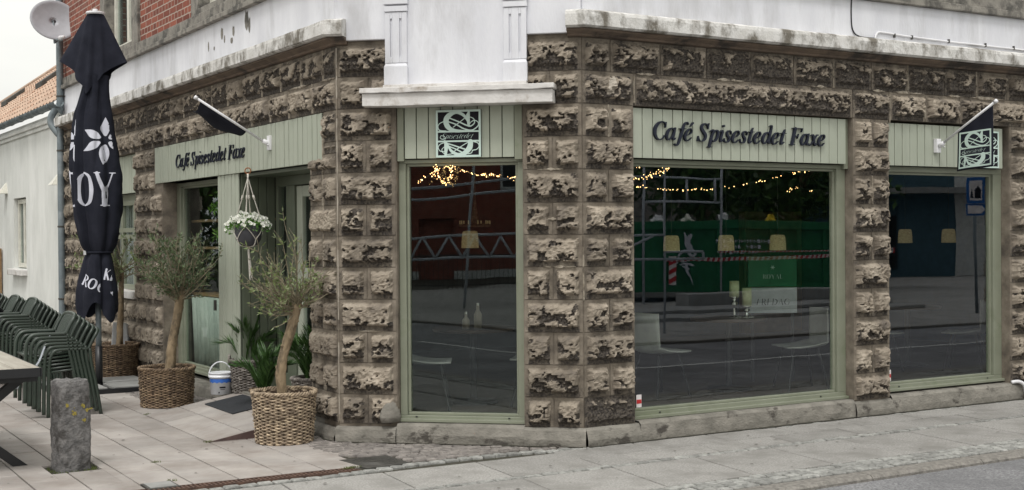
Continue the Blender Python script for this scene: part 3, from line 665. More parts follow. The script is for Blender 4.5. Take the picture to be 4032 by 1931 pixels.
h = MB(); h.fbox(FL, 1.66, 1.70, DO-.012, DO, 1.0, 1.16); h.tube([FL(1.68, 1.10, DO), FL(1.68, 1.10, DO+.05), FL(1.56, 1.10, DO+.05)], .008); h.build('handle', BLACKM, door)
mb = MB(); mb.fbox(FL, .3, 2.84, -.5, -.0, -.02, .165); mb.build('door_step', PLINTH, cafe)
mb = MB(); mb.fbox(FL, 2.90, 2.93, -.002, .02, .88, .98); mb.build('lock_box', IRON, cafe)

# ------------------------------------------------------------------ rooms behind the glass
mb = MB(); mb.poly([(-1.0, 1.3, .12), (.2, .25, .12), (8.4, .25, .12), (8.4, 6.5, .12), (-1.0, 6.5, .12)]); mb.build('interior_floor', INFLOOR, cafe)
mb = MB(); mb.poly([(-1.0, 10.4, .12), (-1.0, 6.5, .12), (6, 6.5, .12), (6, 10.4, .12)]); mb.build('interior_floor', INFLOOR, cafe)
mb = MB(); mb.poly([(-1.3, 1.5, 2.56), (.2, .26, 2.56), (8.4, .26, 2.56), (8.4, 10.5, 2.56), (-1.3, 10.5, 2.56)]); mb.build('interior_ceiling', INNER, cafe)
mb = MB(); mb.box(-1.0, 8.4, 6.5, 6.6, .12, 2.56); mb.box(8.4, 8.5, .2, 6.5, .12, 2.56); mb.build('interior_wall', INNER, cafe)
mb = MB(); mb.box(5.2, 8.39, 6.40, 6.49, .125, 2.55); mb.box(8.30, 8.39, .3, 6.39, .125, 2.55); mb.build('interior_wall', INBLUE, cafe)
mb = MB(); mb.box(7.1, 8.2, 6.25, 6.39, .13, 1.9); mb.build('interior_door', WOOD, cafe)
# upper shell so that no daylight leaks in from behind
mb = MB(); mb.fbox(FR, 5.9, 12, -.3, 0, 0, 6.2); mb.poly([(-1.7, 1.6, 6.2), (0, 0, 6.2), (12, 0, 6.2), (12, 10.6, 6.2), (-1.7, 10.6, 6.2)])
mb.box(12, 12.2, 0, 10.6, 0, 6.2); mb.fbox(FL, VEND-.05, VEND, -13, -.27, 0, 6.2)
mb.build('back_wall', GREYBAND, cafe)

# ------------------------------------------------------------------ stroke shapes -> solid meshes (lettering, emblems)
def cat2(pts, n=6):
    P = [np.array(p, float) for p in pts]; out = []
    if len(P) == 2: return P
    for i in range(len(P)-1):
        a, b, c, d = P[max(i-1, 0)], P[i], P[i+1], P[min(i+2, len(P)-1)]
        for k in range(n):
            t = k/n; out.append(.5*((2*b)+(c-a)*t+(2*a-5*b+4*c-d)*t*t+(3*b-a-3*c+d)*t**3))
    out.append(P[-1]); return out
def raster_shape(strokes, polys, cell, pad=.0):
    """strokes: lists of (x,y,halfwidth); polys: lists of (x,y). Returns 2D verts and faces of the union outline (marching squares)."""
    allp = [p for s in strokes for p in s]+[(*p, 0) for q in polys for p in q]
    mw = max([p[2] for p in allp]+[0])+cell*2
    x0, x1 = min(p[0] for p in allp)-mw, max(p[0] for p in allp)+mw; y0, y1 = min(p[1] for p in allp)-mw, max(p[1] for p in allp)+mw
    nx, ny = int((x1-x0)/cell)+2, int((y1-y0)/cell)+2
    xs = x0+np.arange(nx)*cell; ys = y0+np.arange(ny)*cell
    Fd = np.full((ny, nx), -1e3)
    for s in strokes:
        for a, b in zip(s, s[1:]):
            wmx = max(a[2], b[2])+cell*2
            i0 = max(int((min(a[0], b[0])-wmx-x0)/cell), 0); i1 = min(int((max(a[0], b[0])+wmx-x0)/cell)+2, nx)
            k0 = max(int((min(a[1], b[1])-wmx-y0)/cell), 0); k1 = min(int((max(a[1], b[1])+wmx-y0)/cell)+2, ny)
            X, Y = np.meshgrid(xs[i0:i1], ys[k0:k1]); dx, dy = b[0]-a[0], b[1]-a[1]; LL = dx*dx+dy*dy+1e-12
            t = np.clip(((X-a[0])*dx+(Y-a[1])*dy)/LL, 0, 1)
            d = np.hypot(X-a[0]-t*dx, Y-a[1]-t*dy); f = (a[2]+(b[2]-a[2])*t)-d
            Fd[k0:k1, i0:i1] = np.maximum(Fd[k0:k1, i0:i1], f)
    for q in polys:   # convex polygons
        X, Y = np.meshgrid(xs, ys); ar = sum(q[i][0]*q[(i+1) % len(q)][1]-q[(i+1) % len(q)][0]*q[i][1] for i in range(len(q)))
        if ar < 0: q = q[::-1]
        f = np.full_like(X, 1e3)
        for a, b in zip(q, q[1:]+q[:1]):
            dx, dy = b[0]-a[0], b[1]-a[1]; l = math.hypot(dx, dy)+1e-12
            f = np.minimum(f, (dx*(Y-a[1])-dy*(X-a[0]))/l)
        Fd = np.maximum(Fd, f)
    V = []; VI = {}; FC_ = []
    def vid(key, p):
        if key not in VI: VI[key] = len(V); V.append(p)
        return VI[key]
    act = (np.maximum.reduce([Fd[:-1, :-1], Fd[1:, :-1], Fd[:-1, 1:], Fd[1:, 1:]]) > 0)
    for j, i in zip(*np.nonzero(act)):
        cs = [(i, j), (i+1, j), (i+1, j+1), (i, j+1)]; out = []
        for k in range(4):
            a, b = cs[k], cs[(k+1) % 4]; fa, fb = Fd[a[1], a[0]], Fd[b[1], b[0]]
            if fa > 0: out.append(vid(a, (xs[a[0]], ys[a[1]])))
            if (fa > 0) != (fb > 0):
                t = fa/(fa-fb); t = min(max(t, .02), .98); key = tuple(sorted((a, b)))
                if key[0] != a: t2 = t
                out.append(vid(('e', key), (xs[a[0]]+(xs[b[0]]-xs[a[0]])*t, ys[a[1]]+(ys[b[1]]-ys[a[1]])*t)))
        o2 = [x for n_, x in enumerate(out) if x != out[n_-1]]
        if len(o2) >= 3: FC_.append(tuple(o2))
    return V, FC_
def solid(mb, V, Fs, place, th):
    """extrude 2D faces; place(x,y,o)->3D"""
    b = len(mb.v)
    for x, y in V: mb.v.append(tuple(place(x, y, th)))
    for f in Fs: mb.face(*[b+k for k in f])
    if th <= 0: return
    ed = {}
    for f in Fs:
        for a, c in zip(f, f[1:]+f[:1]): ed[(a, c)] = 1
    b2 = len(mb.v)
    for x, y in V: mb.v.append(tuple(place(x, y, 0)))
    for (a, c) in ed:
        if (c, a) not in ed: mb.face(b+c, b+a, b2+a, b2+c)

T_, K_ = .058, .016   # half width of thick and thin strokes of the italic
GL = {
 'C': (.60, [[(.57, .50, .014), (.53, .60, .02), (.40, .655, .022), (.24, .60, .045), (.11, .42, .062), (.12, .20, .06), (.24, .04, .035), (.38, .01, .02), (.50, .06, .016), (.57, .17, .012)], [(.575, .66, .012), (.565, .46, .02)]], []),
 'a': (.50, [[(.37, .36, .02), (.28, .435, .022), (.16, .38, .04), (.07, .22, .055), (.09, .06, .04), (.17, .01, .02), (.28, .09, .016), (.36, .24, .016)], [(.42, .44, .035), (.37, .18, .05), (.37, .05, .035), (.43, .02, .016), (.49, .09, .01)]], []),
 'f': (.36, [[(.50, .61, .034), (.46, .67, .018), (.38, .655, .025), (.30, .52, .045), (.22, .2, .052), (.14, -.10, .04), (.05, -.19, .018), (-.03, -.14, .03)], [(.12, .43, .016), (.42, .43, .016)]], []),
 'e': (.42, [[(.08, .19, .014), (.24, .23, .014), (.34, .33, .025), (.32, .42, .024), (.22, .435, .02), (.10, .30, .045), (.05, .14, .05), (.11, .02, .032), (.22, .01, .018), (.36, .12, .012)]], []),
 'S': (.52, [[(.46, .50, .012), (.42, .60, .02), (.30, .655, .022), (.18, .60, .04), (.16, .48, .052), (.26, .36, .06), (.37, .24, .06), (.37, .10, .045), (.26, .01, .022), (.12, .03, .018), (.05, .15, .012)], [(.485, .67, .012), (.465, .47, .016)], [(.04, .19, .016), (.02, -.01, .012)]], []),
 'p': (.50, [[(.05, .37, .012), (.15, .43, .02), (.20, .40, .04), (.14, .1, .05), (.09, -.19, .045)], [(0, -.2, .014), (.20, -.2, .014)], [(.21, .30, .016), (.31, .42, .022), (.42, .40, .04), (.45, .26, .052), (.38, .08, .04), (.27, .01, .022), (.18, .06, .016)]], []),
 'i': (.27, [[(.03, .36, .012), (.12, .43, .02), (.16, .38, .045), (.10, .1, .045), (.13, .01, .022), (.23, .10, .01)], [(.19, .60, .052), (.191, .60, .052)]], []),
 's': (.36, [[(.32, .30, .012), (.30, .40, .018), (.20, .44, .02), (.12, .37, .035), (.14, .27, .045), (.24, .16, .048), (.22, .04, .035), (.12, .0, .018), (.03, .04, .02), (.01, .14, .012)]], []),
 't': (.30, [[(.24, .58, .012), (.17, .40, .04), (.10, .1, .047), (.13, .01, .024), (.25, .10, .01)], [(.02, .43, .014), (.32, .43, .014)]], []),
 'd': (.50, [[(.37, .36, .02), (.28, .435, .022), (.16, .38, .04), (.07, .22, .055), (.09, .06, .04), (.17, .01, .02), (.28, .09, .016), (.36, .24, .016)], [(.34, .66, .012), (.46, .67, .03), (.37, .18, .048), (.37, .05, .035), (.43, .02, .016), (.49, .09, .01)]], []),
 'F': (.56, [[(.25, .64, T_), (.15, .02, T_)], [(.03, .012, .014), (.29, .012, .014)], [(.10, .645, .016), (.62, .645, .016)], [(.62, .65, .016), (.59, .49, .012)], [(.2, .34, .018), (.42, .34, .018)], [(.45, .43, .012), (.40, .25, .012)]], []),
 'x': (.44, [[(.06, .38, .012), (.13, .43, .02), (.19, .36, .045), (.27, .08, .045), (.33, .01, .02), (.42, .11, .01)], [(.40, .42, .035), (.34, .38, .016), (.10, .04, .016), (.03, .02, .032)]], []),
 ' ': (.22, [], []),
 "'": (0, [[(-.16, .53, .014), (-.06, .66, .036)]], []),
 'R': (.62, [[(.16, .66, .06), (.16, .02, .06)], [(.05, .01, .016), (.28, .01, .016)], [(.06, .65, .016), (.2, .65, .016), (.36, .645, .03), (.46, .52, .06), (.38, .37, .035), (.18, .33, .016)], [(.3, .34, .03), (.52, .04, .06), (.62, .01, .03)]], []),
 'O': (.74, [[(.34, .655, .022), (.16, .56, .055), (.09, .33, .075), (.16, .10, .055), (.34, .01, .022), (.53, .10, .055), (.60, .33, .075), (.53, .56, .055), (.34, .655, .022)]], []),
 'Y': (.68, [[(.10, .64, .06), (.34, .30, .06)], [(.34, .32, .06), (.34, .02, .06)], [(.58, .64, .022), (.35, .30, .022)], [(-.02, .65, .016), (.22, .65, .016)], [(.46, .65, .016), (.68, .65, .016)], [(.22, .01, .016), (.46, .01, .016)]], []),
 'A': (.66, [[(.32, .66, .02), (.10, .02, .022)], [(.32, .66, .03), (.54, .02, .06)], [(.16, .22, .016), (.46, .22, .016)], [(.0, .01, .016), (.2, .01, .016)], [(.42, .01, .016), (.66, .01, .016)]], []),
 'L': (.54, [[(.16, .66, .06), (.16, .02, .06)], [(.04, .65, .016), (.28, .65, .016)], [(.04, .015, .018), (.48, .015, .018), (.52, .16, .014)]], []),
 'D': (.70, [[(.16, .66, .06), (.16, .02, .06)], [(.04, .65, .016), (.3, .645, .025), (.56, .52, .06), (.60, .33, .07), (.54, .12, .055), (.3, .015, .025), (.04, .015, .016)]], []),
 'E': (.56, [[(.16, .66, .06), (.16, .02, .06)], [(.04, .65, .018), (.48, .65, .018), (.5, .52, .014)], [(.16, .34, .018), (.4, .34, .018)], [(.04, .015, .018), (.5, .015, .018), (.54, .16, .014)]], []),
 'G': (.70, [[(.57, .52, .02), (.40, .655, .022), (.16, .56, .055), (.09, .33, .07), (.16, .10, .055), (.36, .01, .022), (.55, .08, .03), (.57, .28, .05)], [(.44, .30, .016), (.68, .30, .016)]], []),
 'K': (.66, [[(.16, .66, .06), (.16, .02, .06)], [(.52, .64, .02), (.18, .32, .02)], [(.28, .40, .05), (.56, .03, .06)], [(.04, .65, .016), (.28, .65, .016)], [(.04, .01, .016), (.28, .01, .016)]], []),
 'I': (.32, [[(.16, .66, .06), (.16, .02, .06)], [(.04, .65, .016), (.28, .65, .016)], [(.04, .01, .016), (.28, .01, .016)]], []),
 'H': (.70, [[(.16, .66, .06), (.16, .02, .06)], [(.54, .66, .06), (.54, .02, .06)], [(.16, .34, .02), (.54, .34, .02)]], []),
}
def text_strokes(txt, width=None, size=1.0, slant=.14, weight=1.0, x0=0, y0=0):
    st = []; x = 0
    for ch in txt:
        adv, ss, _ = GL[ch]
        for s in ss:
            c = cat2([(x+p[0]+slant*p[1]*0+slant*p[1], p[1], p[2]*weight) for p in s]); st.append([tuple(q) for q in c])
        x += adv
    k = (width/x if width else size)
    return [[(x0+p[0]*k, y0+p[1]*k, p[2]*k) for p in s] for s in st], x*k, k
def cafe_text(width):
    st, x, k = text_strokes("Cafe' Spisestedet Faxe", width)
    return st
# the accent glyph has no advance: it sits on the e before it
lt = thing('shop_sign', 'navy raised italic lettering on the fascia above the large right-hand window', 'sign', (0, 0, 0))
for F, ua, ub, zb, hs, flip, name in ((FR, .655, 2.52, 2.325, .95, 1, 'right'), (FL, 4.12, 1.99, 2.318, .88, -1, 'left')):
    if name == 'left': lt = thing('shop_sign', 'navy raised italic lettering on the long fascia beside the entrance, behind the left flagpole', 'sign')
    st = cafe_text(abs(ub-ua)*.985)
    st = [[(p[0], p[1], p[2]*(.74 if name == 'left' else .88)) for p in q] for q in st]
    kk = .215/(abs(ub-ua)/7.9*1.0) if False else 1
    V, Fs = raster_shape(st, [], .0045)
    o0 = -.018 if name == 'right' else .0135
    mb = MB()
    ymul = .150/(.66*abs(ub-ua)*.985/ (text_strokes("Cafe' Spisestedet Faxe")[1]))*hs
    solid(mb, V, Fs, lambda x, y, o, F=F, ua=ua, flip=flip, zb=zb, ymul=ymul, o0=o0: F(ua+flip*x, zb+y*ymul, o0+o), .022 if name == 'right' else .012)
    mb.build('lettering', NAVY, lt)

# the square monogram emblem shared by the wall signs and the banner: unit square
def E_(x, y): return ((x-265)/733., (975-y)/750.)
def es(pts, k=1/740.): return [tuple(q) for q in cat2([(*E_(p[0], p[1]), p[2]*k) for p in pts], 7)]
emb_st = [es(s) for s in [
 [(780, 400, 12), (742, 335, 22), (685, 290, 24), (600, 262, 26), (520, 285, 34), (452, 345, 42), (432, 410, 42), (455, 480, 40), (510, 530, 32), (600, 558, 25), (770, 565, 12)],
 [(450, 750, 10), (490, 840, 18), (550, 900, 24), (640, 932, 24), (740, 905, 36), (812, 830, 44), (828, 770, 42), (828, 735, 42)],
 [(480, 350, 9), (640, 415, 10), (760, 470, 11), (830, 488, 10), (895, 440, 8), (885, 375, 7), (830, 345, 6)],
 [(470, 410, 9), (600, 458, 10), (720, 525, 11), (850, 552, 9), (950, 490, 8), (955, 430, 7), (900, 398, 7), (845, 420, 6), (820, 450, 5)],
 [(550, 500, 6), (650, 425, 6), (740, 360, 6)], [(390, 408, 6), (325, 440, 6), (300, 490, 7), (330, 545, 8), (430, 558, 8)],
 [(455, 755, 9), (600, 802, 10), (770, 862, 10)], [(465, 795, 9), (580, 842, 9), (700, 903, 10)], [(550, 890, 6), (650, 822, 6), (780, 745, 6)],
 [(400, 742, 6), (335, 765, 6), (302, 815, 6), (335, 872, 6), (410, 880, 6)], [(400, 808, 5), (362, 850, 5), (380, 898, 6), (440, 928, 6), (540, 918, 6)],
 [(880, 735, 6), (945, 755, 6), (968, 805, 6), (930, 855, 6), (868, 868, 7)], [(860, 868, 6), (845, 908, 6), (790, 925, 6)]]]
emb_po = [[E_(x, y) for x, y in q] for q in [
 [(265, 225), (998, 225), (998, 258), (265, 258)], [(265, 942), (998, 942), (998, 975), (265, 975)], [(265, 225), (298, 225), (298, 975), (265, 975)], [(965, 225), (998, 225), (998, 975), (965, 975)],
 [(298, 556), (965, 556), (965, 580), (298, 580)], [(298, 708), (965, 708), (965, 734), (298, 734)],
 [(800, 245), (822, 245), (822, 492), (785, 492), (762, 310)], [(402, 735), (445, 735), (468, 800), (440, 940), (402, 945)]]]
emb_txt, _, _ = text_strokes('Spisestedet', .70, slant=.45, weight=.5, x0=.11, y0=.395)
emb_txt = [[(p[0], .395+(p[1]-.395)*1.05, p[2]) for p in s] for s in emb_txt]+[[tuple(q) for q in cat2([(.20, .44, .006), (.12, .46, .006), (.10, .41, .006), (.16, .38, .006), (.22, .42, .006)])]]
EMB = raster_shape(emb_st+emb_txt, emb_po, .006)
def emblem(mb, place, th): solid(mb, *EMB, place, th)
s = thing('logo_sign', 'square black and mint monogram sign on the fascia above the narrow corner window', 'sign')
mb = MB(); mb.fbox(FC, .775, 1.131, -.028, -.012, 2.187, 2.553); mb.build('board', BOARDBLK, s, bevel=.002)
mb = MB(); emblem(mb, lambda x, y, o: FC(1.129-.352*x, 2.189+.362*y, -.0118+o), .003); mb.build('emblem', MINT, s)
s = thing('logo_sign', 'square black and mint monogram sign half hidden behind the banner at the right', 'sign')
mb = MB(); mb.fbox(FR, 4.368, 4.724, -.018, -.002, 2.180, 2.527); mb.build('board', BOARDBLK, s, bevel=.002)
mb = MB(); emblem(mb, lambda x, y, o: FR(4.370+.350*x, 2.182+.343*y, -.0018+o), .003); mb.build('emblem', MINT, s)

# ------------------------------------------------------------------ flagpoles with banners
def adopt(t):   # parts were modelled in world space: keep them there under an Empty that stands elsewhere
    for ch in bpy.data.objects:
        if ch.parent == t: ch.matrix_parent_inverse = Matrix.Translation(t.location).inverted()
def flag_r():
    s = thing('flagpole', 'white wall flagpole with black monogram banner on the right-hand shopfront', 'flagpole', (3.876, 0, 2.3))
    X = 3.876
    mb = MB(); mb.box(X-.028, X+.028, -.022, .018, 2.305, 2.43); mb.build('bracket', WHITEM, s, bevel=.003)
    mb = MB(); mb.tube([(X, -.02, 2.365), (X, -.05, 2.378), (X, -.075, 2.392)], [.02, .022, .019], 12); mb.tube([(X+.02, -.045, 2.36), (X+.045, -.05, 2.355)], .006); mb.build('socket', WHITEM, s, smooth=True)
    mb = MB(); mb.tube([(X, -.05, 2.380), (X, -.625, 2.707)], .011, 12); mb.tube([(X, -.622, 2.705), (X, -.645, 2.718)], .017, 10); mb.build('pole', WHITEM, s, smooth=True)
    P = lambda a, b, o=0: None
    def surf(a, b):   # a 0..1 from inner edge to outer edge, b 0..1 top to bottom
        top = Vector((0, -.235-.370*a, 2.478+.200*a)); bot = Vector((0, -.200-.388*a, 2.128+.026*a))
        q = top.lerp(bot, b); q.x = X+.014*math.sin(a*7+b*2)*b+.012*b
        return q
    mb = MB(); n, m = 26, 30
    ids = [[mb.vert(surf(i/n, j/m)) for i in range(n+1)] for j in range(m+1)]
    for j in range(m):
        for i in range(n): mb.face(ids[j][i], ids[j][i+1], ids[j+1][i+1], ids[j+1][i])
    bn = mb.build('banner', BLACKCLOTH, s, smooth=True); md = bn.modifiers.new('sol', 'SOLIDIFY'); md.thickness = .004; md.offset = 0
    def pl(x, y, o):
        a = .045+.905*x; top = 2.478+.200*a
        # emblem square hangs in the lower part of the cloth
        zt = 2.466+.018*x; zb = 2.146+.024*x; zz = zb+(zt-zb)*y
        ztop = 2.478+.200*a; zbot = 2.128+.026*a; b = (ztop-zz)/(ztop-zbot)
        q = surf(a, b); q.x -= .0035+o; return q
    mb = MB(); emblem(mb, pl, 0); mb.build('emblem', MINT, bn); adopt(s)
flag_r()
def flag_l():
    Y0 = C0.y+1.405
    s = thing('flagpole', 'white wall flagpole with rolled black banner above the entrance', 'flagpole', (C0.x, Y0, 2.3))
    xw = FL(1.405, 0, 0).x
    mb = MB(); mb.box(xw-.032, xw+.01, Y0-.03, Y0+.03, 2.345, 2.47); mb.build('bracket', WHITEM, s, bevel=.003)
    mb = MB(); mb.tube([(xw-.02, Y0, 2.395), (xw-.075, Y0, 2.425)], [.022, .019], 12); mb.tube([(xw-.04, Y0-.02, 2.39), (xw-.045, Y0-.045, 2.385)], .006); mb.build('socket', WHITEM, s, smooth=True)
    tip = Vector((-2.094, Y0, 2.764)); base = Vector((xw-.05, Y0, 2.405))
    mb = MB(); mb.tube([base, tip], .011, 12); d = (tip-base).normalized(); mb.tube([tip-d*.003, tip+d*.022], .017, 10); mb.build('pole', WHITEM, s, smooth=True)
    def surf(a, b):   # a along the pole from tip, b away from the pole: the cloth is blown back into the recess
        top = tip.lerp(base, .05+.66*a)+Vector((0, 0, -.011))
        sag = .030*math.sin(b*3.14)+b*(.045-.05*a)+.012*math.sin(a*9+b*3)*b
        return top+Vector((.03*b*(1-a), .30*b, -sag-.035*b*math.sin(a*3.1)))
    mb = MB(); n, m = 24, 24
    ids = [[mb.vert(surf(i/n, j/m)) for i in range(n+1)] for j in range(m+1)]
    for j in range(m):
        for i in range(n): mb.face(ids[j][i], ids[j][i+1], ids[j+1][i+1], ids[j+1][i])
    bn = mb.build('banner', BLACKCLOTH, s, smooth=True); md = bn.modifiers.new('sol', 'SOLIDIFY'); md.thickness = .004; adopt(s)
flag_l()

# ------------------------------------------------------------------ ground
def S(o): return tag(o, kind='structure')
mb = MB(); mb.poly([(-400, -400, -.112), (400, -400, -.112), (400, 400, -.112), (-400, 400, -.112)]); S(mb.build('ground', CONCRETE))
# raised ground under the pavements (kerb step of .1 m towards the road)
mb = MB(); mb.box(-3.9-26, 30, -1.9, 60, -.111, -.014); S(mb.build('paving_bed', JOINT))
def inpoly(x, y, P):
    c = False
    for (x1, y1), (x2, y2) in zip(P, P[1:]+P[:1]):
        if (y1 > y) != (y2 > y) and x < (x2-x1)*(y-y1)/(y2-y1)+x1: c = not c
    return c
def clip_poly(P, a, b):   # keep the part left of the line a->b
    out = []
    side = lambda p: (b[0]-a[0])*(p[1]-a[1])-(b[1]-a[1])*(p[0]-a[0])
    for i in range(len(P)):
        p, q = P[i], P[(i+1) % len(P)]; sp, sq = side(p), side(q)
        if sp >= 0: out.append(p)
        if (sp >= 0) != (sq >= 0):
            t = sp/(sp-sq); out.append((p[0]+(q[0]-p[0])*t, p[1]+(q[1]-p[1])*t))
    return out
def slab(mb, P, h=None, th=.03, bev=.004, z=0):
    """one flat stone with softened edge; P convex, counter-clockwise"""
    if len(P) < 3: return
    cx = sum(p[0] for p in P)/len(P); cy = sum(p[1] for p in P)/len(P)
    hf = h or (lambda x, y: 0)
    def ring(ins, dz):
        r = []
        for x, y in P:
            dx, dy = cx-x, cy-y; l = math.hypot(dx, dy)+1e-9; k = min(ins*1.3/l, .5)
            r.append(mb.vert((x+dx*k, y+dy*k, z+hf(x, y)+dz)))
        return r
    a = ring(0, -th); b = ring(0, -bev); c = ring(bev, 0)
    n = len(P)
    for A, B in ((a, b), (b, c)):
        for k in range(n): mb.face(A[k], A[(k+1) % n], B[(k+1) % n], B[k])
    mb.face(*c)
rg = random.Random(3)
RX0, RX1, RY0, RY1 = -2.30, -1.43, 1.795, 3.60      # the ramp's footprint
def clips(P, x0, x1, y0, y1):
    """pieces of a convex slab outside a rectangle"""
    out = []; cur = P
    for a, b in (((x0, y0), (x0, y1)), ((x1, y1), (x1, y0)), ((x0, y0), (x0, y0)), ):
        pass
    left = clip_poly(cur, (x0, y0), (x0, y1)); out.append(left); cur = clip_poly(cur, (x0, y1), (x0, y0))
    right = clip_poly(cur, (x1, y1), (x1, y0)); out.append(right); cur = clip_poly(cur, (x1, y0), (x1, y1))
    bot = clip_poly(cur, (x1, y0), (x0, y0)); out.append(bot); cur = clip_poly(cur, (x0, y0), (x1, y0))
    top = clip_poly(cur, (x0, y1), (x1, y1)); out.append(top); cur = clip_poly(cur, (x1, y1), (x0, y1))
    return [p for p in out if len(p) >= 3], (cur if len(cur) >= 3 else None)
mb = MB(); ramp = MB()
def ramp_h(x, y): return max(0, (x-RX0)*.168)
def pav_col(x0, x1, off, ylo, yhi, g=.0055):
    y = off-.627*12
    while y < yhi:
        ya, yb = max(y, ylo), min(y+.627, yhi); y += .627
        if yb-ya < .02: continue
        dz = rg.uniform(-.0015, .0015)
        P = [(x0+g, ya+g), (x1-g, ya+g), (x1-g, yb-g), (x0+g, yb-g)]
        outs, ins = clips(P, RX0, RX1, RY0, RY1)
        if not ins: outs = [P]
        for q in outs:
            # hole round the granite bollard
            if x0 < -3.25 and x1 > -3.65 and ya < 1.45 and yb > 1.05:
                for q2 in clips(q, -3.62, -3.285, 1.07, 1.43)[0]: slab(mb, q2, z=dz)
            else: slab(mb, q, z=dz)
        if ins: slab(ramp, ins, h=ramp_h, z=.002)
for i in range(-1, 24):
    x1 = -2.0-.3035*i; x0 = x1-.3035
    lo = .215+.01*(x0+3) ; hi = 14
    if i == -1: x1 = -1.70; x0 = -2.0; lo = .19; 
    if i == -1:
        pav_col(x0, x1, 2.08, .20, 3.62)
        pav_col(x1, -1.43, 1.77, .70, 1.80)
    else: pav_col(x0, x1, 1.77 if i % 2 == 0 else 2.08, lo, hi)
    if i == 0: pass
pav_col(-1.70, -1.43, 1.77, 1.8, 3.6)
S(mb.build('plaza_paving', PAVER))
# ramp edge: dark metal cheek towards the camera
S(ramp.build('ramp_paving', PAVER))
mb = MB(); mb.hexa([(RX0, RY0-.012, -.005), (RX1, RY0-.012, -.005), (RX1, RY0-.002, -.005), (RX0, RY0-.002, -.005), (RX0, RY0-.012, .003), (RX1, RY0-.012, ramp_h(RX1, 0)+.006), (RX1, RY0-.002, ramp_h(RX1, 0)+.006), (RX0, RY0-.002, .003)])
S(mb.build('ramp_edge', CORTEN))
mb = MB(); mb.hexa([(RX0+.02, RY0+.001, -.012), (RX1, RY0+.001, -.012), (RX1, RY1, -.012), (RX0+.02, RY1, -.012), (RX0+.02, RY0+.001, -.003), (RX1, RY0+.001, ramp_h(RX1, 0)-.012), (RX1, RY1, ramp_h(RX1, 0)-.012), (RX0+.02, RY1, -.003)])
S(mb.build('ramp_bed', JOINT))
# stones: rounded irregular setts
def stone(mb, x, y, a, b, rot=0, hgt=.012, j=.12):
    n = 8; r = rg
    ca, sa = math.cos(rot), math.sin(rot); base = []
    for k in range(n):
        t = 2*math.pi*(k+.5)/n; ux = math.copysign(abs(math.cos(t))**.25, math.cos(t)); uy = math.copysign(abs(math.sin(t))**.25, math.sin(t))
        base.append((ux*a/2*(1+r.uniform(-j, j)), uy*b/2*(1+r.uniform(-j, j))))
    h0 = r.uniform(-.003, .004); tx, ty = r.uniform(-.04, .04), r.uniform(-.04, .04)
    def ring(s, z): return [mb.vert((x+(p[0]*ca-p[1]*sa)*s, y+(p[0]*sa+p[1]*ca)*s, z+h0+p[0]*tx+p[1]*ty)) for p in base]
    R0 = ring(1, -.03); R1 = ring(1, hgt*.3-.007); R2 = ring(.90, hgt*.55-.003)
    for A, B in ((R0, R1), (R1, R2)):
        for k in range(n): mb.face(A[k], A[(k+1) % n], B[(k+1) % n], B[k])
    mb.face(*R2)
# sett row one: along the drain and past the corner
mb = MB(); x = -5.2
def row1_y(x):
    pts = [(-5.2, .0), (-2.2, -.045), (-1.98, -.03), (-1.42, .055), (-1.04, .07), (-.52, .05), (-.23, -.02), (0.1, -.07)]
    for (a, b), (c, d) in zip(pts, pts[1:]):
        if x <= c: return b+(d-b)*(x-a)/(c-a)
    return pts[-1][1]
while x < .05:
    l = rg.uniform(.09, .13); stone(mb, x+l/2, row1_y(x+l/2), l*.94, .075, rot=rg.uniform(-.05, .08)); x += l
# row two between the slab strips, row by the wall
x = -5.2
while x < 14:
    l = rg.uniform(.09, .135); stone(mb, x+l/2, -.765, l*.93, .062, hgt=.010); x += l
# triple band at the kerb
for r_ in range(3):
    x = -5.5+r_*.05
    while x < 14:
        l = rg.uniform(.085, .125); stone(mb, x+l/2, -1.60-.088*r_, l*.93, .078, hgt=.010); x += l
x = .1
while x < 14:
    if rg.random() < .8: stone(mb, x, -.10, .085, .05, hgt=.006)
    x += rg.uniform(.09, .2)
S(mb.build('granite_setts', SETT, smooth=False))
# purple cobbles in the triangle before the corner
mb = MB(); tri = [(-1.74, .82), (-1.40, .13), (-1.04, .13), (-.52, .11), (-.22, .03), (0.02, -.03), (.02, .12), (-1.36, 1.26), (-1.46, 1.38), (-1.46, 3.9), (-1.40, 4.4), (-1.43, 1.7), (-1.72, .85)]
MH = [(-1.775, .50), (-1.395, .49), (-1.40, .125), (-1.735, .105)]
y = .04; k = 0
while y < 1.7:
    x = -1.74+(k % 2)*.045
    while x < .05:
        fx, fy = x, y
        dchamf = (Vector((fx, fy, 0))-FC(0, 0, 0)).dot(Vector((-math.sin(AL), -math.cos(AL), 0)))
        ok = dchamf > .05 and fy > row1_y(fx)+.07 and fx > -1.72+(.82-fy)*.48*(fy < .82)-.0
        if fy > 1.25: ok = fx > -1.72 and fx < -1.47
        if -1.80 < fx < -1.355 and .06 < fy < .55: ok = False
        if ok: stone(mb, fx+rg.uniform(-.01, .01), fy+rg.uniform(-.008, .008), rg.uniform(.075, .095), rg.uniform(.052, .066), rot=-.12+rg.uniform(-.12, .12), hgt=.011)
        x += .088
    y += .066; k += 1
y = 3.66
while y < 6.4:
    for x in np.arange(-2.0 if y > 3.7 else -1.7, -1.42, .085): stone(mb, x+rg.uniform(-.01, .01), y, .08, .058, rot=rg.uniform(-.2, .2))
    y += .066
S(mb.build('cobbles', COBBLE, smooth=False))
